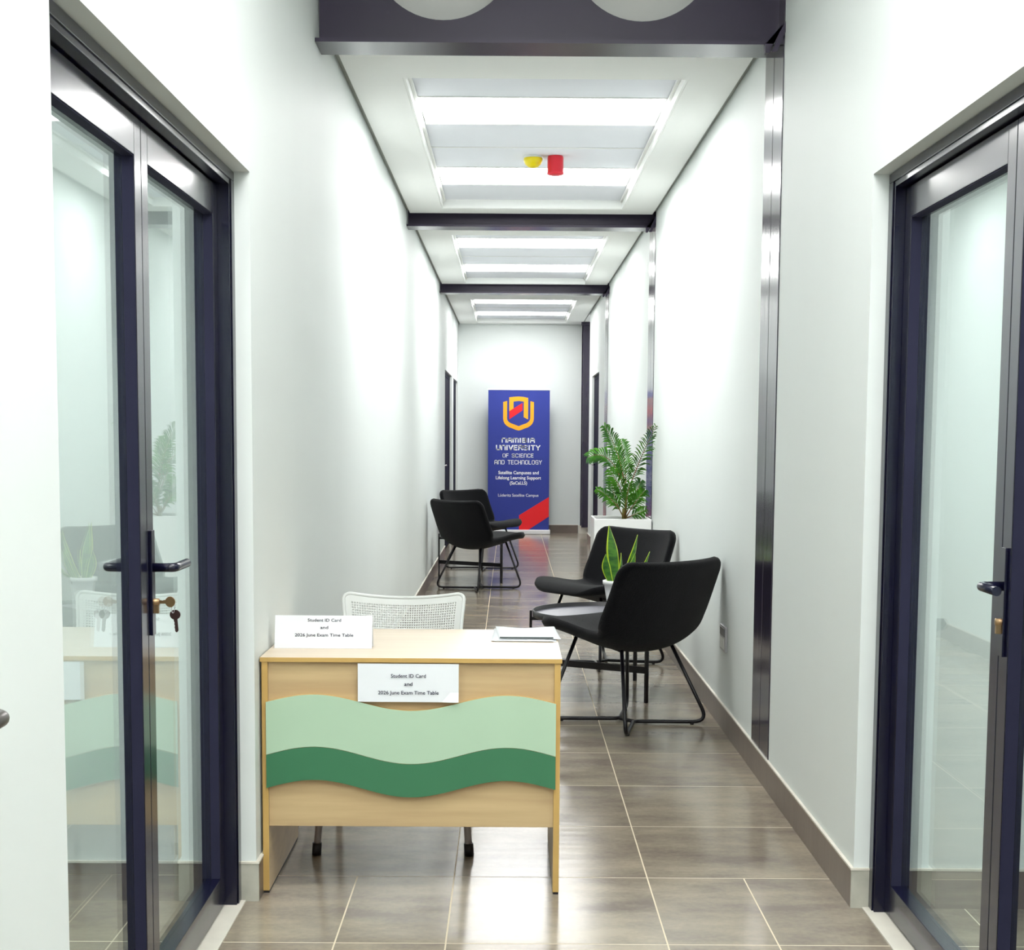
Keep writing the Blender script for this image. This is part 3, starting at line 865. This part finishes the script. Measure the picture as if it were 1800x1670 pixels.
# (y, z, half width, curl)
PROF = [(0.350, 0.446, 0.310, 0.004), (0.300, 0.468, 0.332, 0.012), (0.22, 0.470, 0.342, 0.022), (0.12, 0.452, 0.336, 0.032), (0.02, 0.426, 0.327, 0.044),
        (-0.07, 0.404, 0.324, 0.060), (-0.150, 0.400, 0.328, 0.076), (-0.212, 0.435, 0.334, 0.086), (-0.250, 0.51, 0.342, 0.084), (-0.280, 0.60, 0.340, 0.074), (-0.312, 0.70, 0.338, 0.064), (-0.340, 0.80, 0.336, 0.052)]
def make_shell():
    NS, NU = 64, 28
    rows = []
    L = [0.0]; pts = [catmull(PROF, k / NS) for k in range(NS + 1)]
    for k in range(NS): L.append(L[-1] + math.hypot(pts[k + 1][0] - pts[k][0], pts[k + 1][1] - pts[k][1]))
    tot = L[-1]
    b = MB(); idx = {}
    for side in (0, 1):
        for k in range(NS + 1):
            y, z, hw_, curl = pts[k]
            k0, k1 = max(k - 1, 0), min(k + 1, NS)
            ty, tz = pts[k1][0] - pts[k0][0], pts[k1][1] - pts[k0][1]
            l = math.hypot(ty, tz); ty /= l; tz /= l
            ny, nz = -tz * -1, ty * -1        # normal towards the sitter
            ny, nz = tz, -ty
            if k == 0 or True:
                # seat normal must point up (+z), back normal forward (+y)
                if nz < 0 and abs(nz) > abs(ny): ny, nz = -ny, -nz
                if ny < 0 and abs(ny) > abs(nz): ny, nz = -ny, -nz
            d0 = L[k]; d1 = tot - L[k]
            r0, r1 = 0.17, 0.08
            w_ = hw_
            if d0 < r0: w_ = hw_ - r0 * 1.25 + 1.25 * math.sqrt(max(r0 * r0 - (r0 - d0) ** 2, 0))
            if d1 < r1: w_ = hw_ - r1 + math.sqrt(max(r1 * r1 - (r1 - d1) ** 2, 0))
            ed = min(d0, d1)
            es = 0.075 if d0 < d1 else 0.024
            te = math.sqrt(max(1 - (1 - min(ed / es, 1)) ** 2, 0))
            for i in range(NU + 1):
                u = -1 + 2 * i / NU
                u = math.sin(u * math.pi / 2) * 0.35 + u * 0.65
                tu = math.sqrt(max(1 - (1 - min((1 - abs(u)) * w_ / 0.022, 1)) ** 2, 0))
                tseat = 0.024 + 0.014 * min(1, max(0, (y + 0.22) / 0.2))
                th = tseat * min(te, tu)
                au = abs(u) * w_ / 0.335
                sf = min(1, max(0, (y + 0.22) / 0.2))
                bulge = sf * 0.030 * (1 - min(1, abs(u)) ** 2.2) * min(1, ed / 0.14)
                off = curl * au ** 2.2 + (th * (1 - 0.3 * sf) if side == 0 else -th * (1 - 0.45 * sf) - bulge)
                idx[(side, k, i)] = len(b.v)
                b.v.append((u * w_, y + ny * off, z + nz * off))
    def q(*a):
        b.f.append(a); b.mi.append(0); b.smooth.append(True)
    for k in range(NS):
        for i in range(NU):
            q(idx[0, k, i], idx[0, k, i + 1], idx[0, k + 1, i + 1], idx[0, k + 1, i])
            q(idx[1, k, i], idx[1, k + 1, i], idx[1, k + 1, i + 1], idx[1, k, i + 1])
    return b
def weld(o, d=0.0004):
    bm = bmesh.new(); bm.from_mesh(o.data)
    bmesh.ops.remove_doubles(bm, verts=bm.verts, dist=d)
    bmesh.ops.recalc_face_normals(bm, faces=bm.faces)
    bm.to_mesh(o.data); bm.free()
def make_lounge():
    t = empty('lounge_chair')
    o = make_shell().build('seat_shell', MAT['fabric'], t)
    weld(o)
    a = 0.276; r = 0.0092; zr = r + 0.004
    for nm, sy, ytop, ztop in (('rear', -1, -0.13, 0.378), ('front', 1, 0.17, 0.43)):
        P = [(-0.165, ytop, ztop), (-a, sy * a, zr), (0, sy * 0.048, zr), (a, sy * a, zr), (0.165, ytop, ztop)]
        b = MB(); b.tube(fillet(P, {1: 0.075, 2: 0.03, 3: 0.075}), r, 10)
        b.build('sled_leg', MAT['blackmetal'], t)
    b = MB(); b.tube([(0, -0.05, zr), (0, 0.05, zr)], r * 0.95, 8)
    b.build('floor_brace', MAT['blackmetal'], t)
    b = MB(); b.tube([(-0.165, -0.13, 0.375), (-0.165, 0.17, 0.42)], 0.008, 8); b.build('seat_rail', MAT['blackmetal'], t)
    b = MB(); b.tube([(0.165, -0.13, 0.375), (0.165, 0.17, 0.42)], 0.008, 8)
    b.build('seat_rail', MAT['blackmetal'], t)
    for sx in (-1, 1):
        for sy in (-1, 1):
            b = MB(); b.lathe([(0.0, 0.0), (0.009, 0.0), (0.009, 0.008), (0.0, 0.008)], sx * 0.215, sy * 0.226, 10)
            b.build('glide', MAT['rubber'], t)
    return t
ch0 = make_lounge()
CHAIRS = [(0.565, 6.925, 130, 'charcoal lounge chair seen from behind, right side nearest the maple desk'),
          (0.56, 8.76, 220, 'charcoal lounge chair facing the camera in front of the white planter'),
          (-0.275, 13.03, 45, 'charcoal lounge chair seen from behind by the left wall'),
          (-0.285, 14.98, -44, 'charcoal lounge chair farthest down the corridor, nearest the blue banner')]
for k, (x, y, deg, lab) in enumerate(CHAIRS):
    c = ch0 if k == 0 else copy_tree(ch0)
    c.location = (x, y, 0); c.rotation_euler = (0, 0, math.radians(deg - 90))
    tag(c, lab, 'chair', 'charcoal lounge chairs along the corridor')

# ------------------------------------------------------------------ round tray tables
def make_table(legs):
    t = empty('side_table')
    R = 0.385; h = 0.44
    b = MB(); b.lathe([(0.0, h - 0.036), (R - 0.004, h - 0.036), (R, h - 0.032), (R, h), (R - 0.005, h), (R - 0.006, h - 0.024), (0.0, h - 0.024)], 0, 0, 64)
    b.build('tray_rim', MAT['blackmetal'], t)
    b = MB(); b.lathe([(0.0, h - 0.0225), (R - 0.008, h - 0.0225), (R - 0.008, h - 0.0238)], 0, 0, 64, smooth=False); b.build('tray_surface', MAT['tray'], t)
    pts = []
    for an in legs:
        a = math.radians(an); c, s_ = math.cos(a), math.sin(a); rr = R + 0.010
        pts.append((rr * c, rr * s_))
        b = MB(); vs = []
        for z in (0, h - 0.002):
            for du, dv in ((-0.007, -0.009), (0.007, -0.009), (0.007, 0.009), (-0.007, 0.009)):
                vs.append(((rr + du) * c - dv * s_, (rr + du) * s_ + dv * c, z))
        b.add(vs, [(0, 3, 2, 1), (4, 5, 6, 7), (0, 1, 5, 4), (1, 2, 6, 5), (2, 3, 7, 6), (3, 0, 4, 7)])
        vs = []
        for z in (h - 0.055, h - 0.0365):
            for du, dv in ((-0.16, -0.009), (0.004, -0.009), (0.004, 0.009), (-0.16, 0.009)):
                vs.append(((rr + du) * c - dv * s_, (rr + du) * s_ + dv * c, z))
        b.add(vs, [(0, 3, 2, 1), (4, 5, 6, 7), (0, 1, 5, 4), (1, 2, 6, 5), (2, 3, 7, 6), (3, 0, 4, 7)])
        b.build('leg', MAT['blackmetal'], t)
    (xa, ya), (xb, yb) = pts[0], pts[1]
    dx, dy = xb - xa, yb - ya; l = math.hypot(dx, dy); nx, ny = -dy / l * 0.009, dx / l * 0.009
    vs = []
    for z in (0.152, 0.186):
        vs += [(xa - nx, ya - ny, z), (xb - nx, yb - ny, z), (xb + nx, yb + ny, z), (xa + nx, ya + ny, z)]
    b = MB(); b.add(vs, [(0, 3, 2, 1), (4, 5, 6, 7), (0, 1, 5, 4), (1, 2, 6, 5), (2, 3, 7, 6), (3, 0, 4, 7)])
    b.build('crossbar', MAT['blackmetal'], t)
    return t
tb = make_table((182, -60, 60))
tb.location = (0.51, 7.79, 0)
tag(tb, 'round black tray table between the right pair of chairs, holding the snake plant', 'table', 'round black tray tables')
tb2 = copy_tree(tb); tb2.location = (-0.275, 13.86, 0)
tag(tb2, 'round black tray table between the far left pair of chairs', 'table', 'round black tray tables')

# ------------------------------------------------------------------ snake plant
sn = empty('potted_snake_plant', (0.566, 7.74, 0.4175)); tag(sn, 'snake plant with yellow-edged leaves in a white pot on the tray table', 'plant')
b = MB(); b.lathe([(0.0, 0.0), (0.062, 0.0), (0.066, 0.012), (0.05, 0.018), (0.043, 0.03), (0.044, 0.05), (0.056, 0.12), (0.063, 0.165), (0.070, 0.166), (0.071, 0.186), (0.065, 0.188), (0.061, 0.184), (0.058, 0.165), (0.0, 0.16)], 0, 0, 40)
b.build('pot', MAT['planter'], sn)
b = MB(); b.lathe([(0.0, 0.1675), (0.0585, 0.166)], 0, 0, 30); b.build('soil', MAT['soil'], sn)
def sword(base, tip, width, twist=0.0, bend=(0, 0, 0)):
    B, T = Vector(base), Vector(tip); bd = Vector(bend)
    b = MB(); N = 14
    vs = []; 
    for k in range(N + 1):
        t = k / N
        c = B * (1 - t) + T * t + bd * math.sin(math.pi * t)
        wv = width * (0.55 + 0.75 * math.sin(min(t, 0.75) / 0.75 * math.pi * 0.62)) * (1 - max(0, (t - 0.55) / 0.45) ** 1.7)
        wv = max(wv, 0.0008)
        an = twist + 0.7 * t
        sd = Vector((math.cos(an), math.sin(an), 0))
        nn = Vector((-math.sin(an), math.cos(an), 0))
        for q, dd in ((-1, 0.15), (-0.78, 0.06), (0, -0.12), (0.78, 0.06), (1, 0.15)):
            vs.append(c + sd * wv * q + nn * wv * dd)
    fs = []; mi = []
    for k in range(N):
        for i in range(4):
            a = k * 5 + i
            b.f.append((a, a + 1, a + 6, a + 5)); b.mi.append(1 if i in (0, 3) else 0); b.smooth.append(True)
    b.v = [tuple(v) for v in vs]
    o = b.build('leaf', [MAT['snake'], MAT['snakeedge']], sn)
    m = o.modifiers.new('s', 'SOLIDIFY'); m.thickness = 0.003; m.offset = 0
    return o
zs = 0.16
sword((-0.005, 0.0, zs), (-0.040, 0.02, 0.478), 0.0285, 0.15, (0.006, 0, 0))
sword((-0.022, -0.025, zs), (-0.058, -0.03, 0.330), 0.018, -0.3, (-0.012, 0, 0))
sword((0.018, 0.01, zs), (0.112, 0.01, 0.430), 0.0150, 0.2, (0.012, 0, -0.01))
sword((0.03, -0.02, zs), (0.098, -0.02, 0.335), 0.0125, -0.4, (0.01, 0, 0))
sword((0.008, 0.03, zs), (0.028, 0.04, 0.33), 0.0125, 0.6, (0.01, 0, 0))
sword((0.035, 0.0, zs), (0.176, -0.01, 0.342), 0.0105, 0.1, (0.02, 0, -0.02))
sword((-0.02, 0.02, zs), (-0.010, 0.06, 0.30), 0.011, 1.0, (-0.01, 0, 0))

# ------------------------------------------------------------------ palm in the tall planter
pm = empty('potted_palm', (0.7975, 10.53, 0)); tag(pm, 'green areca palm in a tall white square planter against the right wall', 'plant')
pw, pd_ = 0.2025, 0.22; PH = 0.785
b = MB()
b.box(-pw, pw, -pd_, -pd_ + 0.018, 0, PH); b.box(-pw, pw, pd_ - 0.018, pd_, 0, PH)
b.box(-pw, -pw + 0.018, -pd_ + 0.018, pd_ - 0.018, 0, PH); b.box(pw - 0.018, pw, -pd_ + 0.018, pd_ - 0.018, 0, PH)
b.box(-pw + 0.018, pw - 0.018, -pd_ + 0.018, pd_ - 0.018, 0.60, 0.70)
b.build('planter', MAT['planter'], pm, bevel=0.004)
b = MB(); b.box(-pw + 0.019, pw - 0.019, -pd_ + 0.019, pd_ - 0.019, 0.70, 0.762); b.build('soil', MAT['soil'], pm)
def frond(base, ctrl, tip, ll=0.12, n=20, name='frond', plane=None):
    A, C_, T = Vector(base), Vector(ctrl), Vector(tip)
    b = MB()
    P = [A * (1 - t) ** 2 + C_ * 2 * t * (1 - t) + T * t * t for t in [k / 16 for k in range(17)]]
    b.tube(P, [0.0045 * (1 - 0.75 * k / 16) for k in range(17)], 6, mi=1)
    view = Vector(plane) if plane else Vector((0, -1, 0.15))
    for k in range(n):
        t = 0.22 + 0.78 * (k + 0.5) / n
        c = A * (1 - t) ** 2 + C_ * 2 * t * (1 - t) + T * t * t
        tg = ((C_ - A) * (1 - t) + (T - C_) * t).normalized()
        side = tg.cross(view).normalized()
        up = side.cross(tg).normalized()
        L = ll * (0.62 + 0.45 * math.sin(math.pi * min(1, (t - 0.15) / 0.85) ** 0.8)) * (1.0 if t < 0.85 else 1.0 - (t - 0.85) * 2.2)
        for sg_ in (-1, 1):
            d = (side * sg_ * 0.80 + tg * (0.62 + 0.4 * t) + up * random.uniform(-0.35, 0.45)).normalized()
            Lr = L * random.uniform(0.85, 1.12)
            wv = 0.0056
            mid = c + d * Lr * 0.5 + Vector((0, 0, 0.006))
            end = c + d * Lr + Vector((0, 0, -0.22 * Lr))
            q3 = c + d * Lr * 0.78 + Vector((0, 0, -0.05 * Lr))
            nw = d.cross(up).normalized() if abs(d.dot(up)) < 0.95 else side
            vs = [c - nw * wv * 0.35, c + nw * wv * 0.35, mid - nw * wv, mid + nw * wv, q3 - nw * wv * 0.8, q3 + nw * wv * 0.8, end, c + (mid - c) * 0.5 + up * 0.002]
            b.add(vs[:7], [(0, 1, 3, 2), (2, 3, 5, 4), (4, 5, 6)], 0, True)
    d = (T - C_).normalized()
    b.v = [(min(v[0], 0.200), v[1], v[2]) for v in b.v]
    o = b.build(name, [MAT['leaf'], MAT['stem']], pm, fix=False)
    return o
def rp(x, y, z): return (x - 0.7975, y - 10.53, z)
fr_list = [
    (rp(0.83, 10.52, 0.93), rp(0.92, 10.40, 1.22), rp(0.985, 9.95, 1.44), 0.11, 28),
    (rp(0.835, 10.50, 0.93), rp(0.79, 10.50, 1.27), rp(0.665, 10.42, 1.435), 0.095, 24),
    (rp(0.83, 10.50, 0.93), rp(0.74, 10.46, 1.31), rp(0.545, 10.38, 1.215), 0.095, 20),
    (rp(0.83, 10.54, 0.93), rp(0.84, 10.56, 1.15), rp(0.80, 10.60, 1.33), 0.11, 20),
    (rp(0.835, 10.52, 0.88), rp(0.79, 10.45, 1.02), rp(0.70, 10.34, 1.13), 0.105, 18),
    (rp(0.82, 10.52, 0.78), rp(0.75, 10.46, 0.93), rp(0.615, 10.40, 0.99), 0.07, 20),
    (rp(0.83, 10.50, 0.78), rp(0.90, 10.44, 0.92), rp(0.955, 10.36, 0.985), 0.085, 18),
    (rp(0.83, 10.50, 0.78), rp(0.92, 10.46, 0.82), rp(0.965, 10.38, 0.85), 0.07, 14),
    (rp(0.82, 10.50, 0.77), rp(0.83, 10.42, 0.93), rp(0.845, 10.34, 1.04), 0.09, 18),
    (rp(0.83, 10.54, 0.80), rp(0.91, 10.60, 0.96), rp(0.945, 10.62, 1.04), 0.085, 16),
    (rp(0.81, 10.54, 0.80), rp(0.75, 10.60, 0.92), rp(0.73, 10.62, 1.05), 0.085, 16),
]
for f in fr_list: frond(*f)
b = MB(); b.tube([rp(0.825, 10.52, 0.755), rp(0.832, 10.52, 0.86), rp(0.83, 10.51, 0.97)], [0.011, 0.009, 0.007], 8)
b.tube([rp(0.81, 10.52, 0.755), rp(0.815, 10.52, 0.85)], 0.007, 8)
b.build('stem', MAT['stem'], pm)

# ------------------------------------------------------------------ roll-up banner
YB = 20.36
bn = empty('rollup_banner', (0.117, YB, 0)); tag(bn, 'tall blue roll-up banner with white lettering standing against the end wall', 'banner')
b = MB(); b.box(-0.435, 0.445, -0.06, 0.08, 0.0, 0.062); b.build('base', MAT['alu'], bn, bevel=0.01)
b = MB(); b.tube([(0, 0.03, 0.05), (0, 0.03, 1.98)], 0.009, 8); b.build('pole', MAT['alu'], bn)
b = MB(); b.box(-0.43, 0.43, -0.008, 0.012, 1.99, 2.008); b.build('top_rail', MAT['alu'], bn, bevel=0.003)
b = MB(); b.box(-0.425, 0.425, -0.0015, 0.0015, 0.055, 1.992); pn = b.build('panel', MAT['bluev'], bn)
Kx = 0.85 / 625.0; Kz = 1.937 / 1455.0
def bfn(zx, zy, d): return ((zx - 422.5) * Kx, -0.0015 - d, 1.992 - (zy - 90) * Kz)
def bpoly(name, poly, m, d=0.0008):
    q = MB(); n = len(poly)
    q.add([bfn(x, y, d) for x, y in poly], [tuple(range(n))], 0)
    o = q.build(name, m, pn, fix=False)
    bm = bmesh.new(); bm.from_mesh(o.data); bmesh.ops.triangulate(bm, faces=bm.faces)
    bm.to_mesh(o.data); bm.free()
    return o
outer = [(262, 213), (262, 385), (266, 412), (277, 436), (296, 457), (322, 474), (360, 488), (395, 502), (420, 508), (445, 502), (478, 488), (516, 474), (540, 457), (559, 436), (570, 412), (574, 385), (574, 213), (538, 203), (538, 380), (533, 400), (520, 418), (498, 433), (460, 447), (420, 463), (380, 447), (340, 433), (317, 418), (305, 400), (302, 380), (302, 203)]
bpoly('emblem_shield', outer, MAT['orange'])
bpoly('emblem_arch', [(323, 165), (370, 160), (420, 157), (468, 161), (515, 170), (515, 392), (471, 370), (471, 208), (420, 202), (367, 208), (367, 284), (323, 308)], MAT['orange'])
bpoly('emblem_red_band', [(323, 308), (458, 222), (458, 300), (325, 392)], MAT['red'], 0.0014)
bpoly('red_stripe', [(430, 1390), (734, 1197), (734, 1402), (522, 1543), (430, 1543)], MAT['red'])
STROKES = {'N': [[(0, 0), (0, .82), (.16, 1), (.84, 1), (1, .82), (1, 0)]],
           'A': [[(0, 0), (0, .78), (.22, 1), (.78, 1), (1, .78), (1, 0)], [(0, .42), (1, .42)]],
           'M': [[(0, 0), (0, .88), (.12, 1), (.88, 1), (1, .88), (1, 0)], [(.5, 0), (.5, 1)]],
           'I': [[(.5, 0), (.5, 1)]],
           'B': [[(0, 0), (0, 1), (.7, 1), (.9, .85), (.9, .66), (.72, .54), (1, .38), (1, .15), (.8, 0), (0, 0)], [(0, .54), (.72, .54)]],
           'U': [[(0, 1), (0, .2), (.2, 0), (.8, 0), (1, .2), (1, 1)]],
           'V': [[(0, 1), (.5, 0), (1, 1)]],
           'E': [[(.9, 1), (0, 1), (0, 0), (.9, 0)], [(0, .52), (.8, .52)]],
           'R': [[(0, 0), (0, 1), (.8, 1), (1, .84), (1, .6), (.8, .46), (0, .46)], [(.6, .46), (1, 0)]],
           'S': [[(.95, .86), (.8, 1), (.2, 1), (0, .86), (0, .66), (.18, .54), (.82, .46), (1, .32), (1, .15), (.8, 0), (.15, 0), (0, .13)]],
           'T': [[(0, 1), (1, 1)], [(.5, 1), (.5, 0)]],
           'Y': [[(0, 1), (.5, .45), (1, 1)], [(.5, .45), (.5, 0)]],
           'O': [[(.2, 0), (0, .18), (0, .82), (.2, 1), (.8, 1), (1, .82), (1, .18), (.8, 0), (.2, 0)]],
           'F': [[(.9, 1), (0, 1), (0, 0)], [(0, .52), (.8, .52)]],
           'C': [[(1, .84), (.8, 1), (.2, 1), (0, .82), (0, .18), (.2, 0), (.8, 0), (1, .16)]],
           'D': [[(0, 0), (0, 1), (.75, 1), (1, .8), (1, .2), (.75, 0), (0, 0)]],
           'H': [[(0, 0), (0, 1)], [(1, 0), (1, 1)], [(0, .5), (1, .5)]],
           'L': [[(0, 1), (0, 0), (.9, 0)]],
           'G': [[(1, .84), (.8, 1), (.2, 1), (0, .82), (0, .18), (.2, 0), (1, 0), (1, .5), (.5, .5)]]}
def stroke_text(txt, x0, x1, ytop, ybot, wst, name):
    ws = {'I': 0.25, ' ': 0.62, 'M': 1.3, 'E': 0.88, 'L': 0.85, 'F': 0.85}
    gap = 0.42
    units = sum(ws.get(c, 1.0) for c in txt) + gap * (len(txt) - 1)
    u = (x1 - x0 - wst) / units
    q = MB(); x = x0 + wst / 2
    hh = ybot - ytop - wst
    for c in txt:
        wd = ws.get(c, 1.0) * u
        for line in STROKES.get(c, []):
            P = [(x + px * wd, ybot - wst / 2 - py * hh) for px, py in line]
            for (ax, ay), (bx_, by) in zip(P[:-1], P[1:]):
                dx, dy = bx_ - ax, by - ay; l = math.hypot(dx, dy) or 1
                ex, ey = dx / l * wst * 0.42, dy / l * wst * 0.42; nx, ny = -dy / l * wst / 2, dx / l * wst / 2
                q.add([bfn(ax - ex + nx, ay - ey + ny, 0.0008), bfn(bx_ + ex + nx, by + ey + ny, 0.0008), bfn(bx_ + ex - nx, by + ey - ny, 0.0008), bfn(ax - ex - nx, ay - ey - ny, 0.0008)], [(0, 1, 2, 3)])
        x += wd + gap * u
    return q.build(name, MAT['white'], pn, fix=False)
stroke_text('NAMIBIA', 248, 586, 583, 635, 11, 'lettering')
stroke_text('UNIVERSITY', 190, 643, 657, 713, 11, 'lettering')
stroke_text('OF SCIENCE', 257, 575, 746, 788, 6.5, 'lettering')
stroke_text('AND TECHNOLOGY', 175, 660, 814, 860, 6.5, 'lettering')
def btxt(t, cx, ymid, wd, hh, bold):
    f = lambda u, v, d: (u, -0.0015 - d, v)
    text_mesh('lettering', t, MAT['white'], pn, (cx - 422.5) * Kx, 1.992 - (ymid - 90) * Kz, wd * Kx, hh * Kz, f, 0.0008, bold)
btxt('Satellite Campuses and', 422, 944, 412, 33, 0.016)
btxt('Lifelong Learning Support', 421, 998, 462, 33, 0.016)
btxt('(SaCaLLS)', 422, 1052, 176, 33, 0.016)
btxt('L\u00fcderitz Satellite Campus', 421, 1180, 412, 30, 0.0)

# ------------------------------------------------------------------ small things
# fire devices on the ceiling tiles
yb = empty('yellow_beacon', (0.121, 8.62, TZ)); tag(yb, 'yellow domed fire beacon on the ceiling beside the red sounder', 'alarm')
b = MB(); b.lathe([(0.0, -0.0), (0.052, 0.0), (0.052, -0.012), (0.0, -0.012)], 0, 0, 32); b.build('mount', MAT['whiteplastic'], yb)
b = MB(); b.lathe([(0.053, -0.012), (0.055, -0.018), (0.054, -0.03), (0.046, -0.046), (0.03, -0.060), (0.012, -0.066), (0.0, -0.067)], 0, 0, 32); tag(b.build('dome', MAT['yellow'], yb), 'yellow dome')
rs = empty('red_sounder', (0.25, 8.62, TZ)); tag(rs, 'red cylindrical fire sounder hanging from the ceiling', 'alarm')
b = MB(); b.lathe([(0.0, 0.0), (0.044, 0.0), (0.044, -0.008), (0.0, -0.008)], 0, 0, 32); b.build('mount', MAT['redplastic'], rs)
b = MB(); b.lathe([(0.046, -0.008), (0.0465, -0.09), (0.050, -0.094), (0.049, -0.102), (0.038, -0.106), (0.0, -0.106)], 0, 0, 32); b.build('body', MAT['redplastic'], rs)
# wall socket
so = empty('wall_socket', (XR - 0.0005, 6.785, 0.372)); tag(so, 'grey wall socket plate on the right wall above the baseboard', 'socket')
b = MB(); b.box(-0.012, 0.0, -0.085, 0.085, 0, 0.118); b.build('plate', MAT['steelplate'], so, bevel=0.003)
b = MB(); b.box(-0.0145, -0.012, -0.07, 0.07, 0.072, 0.108); b.build('switch', MAT['darkgrey'], so)
b = MB(); b.box(-0.0135, -0.012, -0.055, 0.055, 0.012, 0.062); b.build('outlet', MAT['whiteplastic'], so)
# keys in the left door lock
ky, kx, kz = 3.331, -0.838, 0.983
ks = empty('key_set', (kx, ky, kz)); tag(ks, 'pair of keys hanging from the lock of the left glass door', 'keys')
def key_mesh(m, name, org, bow_dir, r, L, flat):
    """bow at org, blade along bow_dir"""
    b = MB(); O = Vector(org); D = Vector(bow_dir).normalized(); Nn = Vector(flat).normalized(); S_ = D.cross(Nn).normalized()
    n = 20
    vs = []
    for s_ in (-1, 1):
        for k in range(n):
            a = 2 * math.pi * k / n
            vs.append(O + (D * math.cos(a) * r * 0.92 + S_ * math.sin(a) * r) + Nn * 0.0015 * s_)
    b.add(vs, [tuple(range(n)), tuple(range(2 * n - 1, n - 1, -1))] + [(k, n + k, n + (k + 1) % n, (k + 1) % n) for k in range(n)])
    teeth = [0.0044, 0.0044, 0.0028, 0.0040, 0.0026, 0.0042, 0.003, 0.0036, 0.0015]
    for k in range(8):
        t0 = r * 0.85 + L * k / 8; t1 = r * 0.85 + L * (k + 1) / 8
        vs = []
        for s_ in (-1, 1):
            vs += [O + D * t0 + S_ * 0.0042 + Nn * 0.0011 * s_, O + D * t1 + S_ * (0.0042 if k < 7 else 0.001) + Nn * 0.0011 * s_, O + D * t1 - S_ * teeth[k + 1] + Nn * 0.0011 * s_, O + D * t0 - S_ * teeth[k] + Nn * 0.0011 * s_]
        b.add(vs, [(0, 1, 2, 3), (7, 6, 5, 4), (0, 4, 5, 1), (1, 5, 6, 2), (2, 6, 7, 3), (3, 7, 4, 0)])
    return b.build(name, m, ks)
tag(key_mesh(MAT['brass'], 'key', (0.062, 0, 0), (-1, 0, 0), 0.0125, 0.028, (0, 1, 0.15)), 'brass key in the lock')
tag(key_mesh(MAT['darkkey'], 'key', (0.072, 0.004, -0.030), (0.08, 0, -1), 0.0125, 0.030, (0.1, 1, 0)), 'dark key hanging below')
b = MB(); ring = [(0.068 + 0.0035 * math.sin(a), 0.002 + 0.010 * math.cos(a) * 0.4, -0.015 + 0.011 * math.cos(a)) for a in [2 * math.pi * k / 20 for k in range(21)]]
b.tube(ring, 0.0009, 6, cap=False); b.build('key_ring', MAT['chrome'], ks)
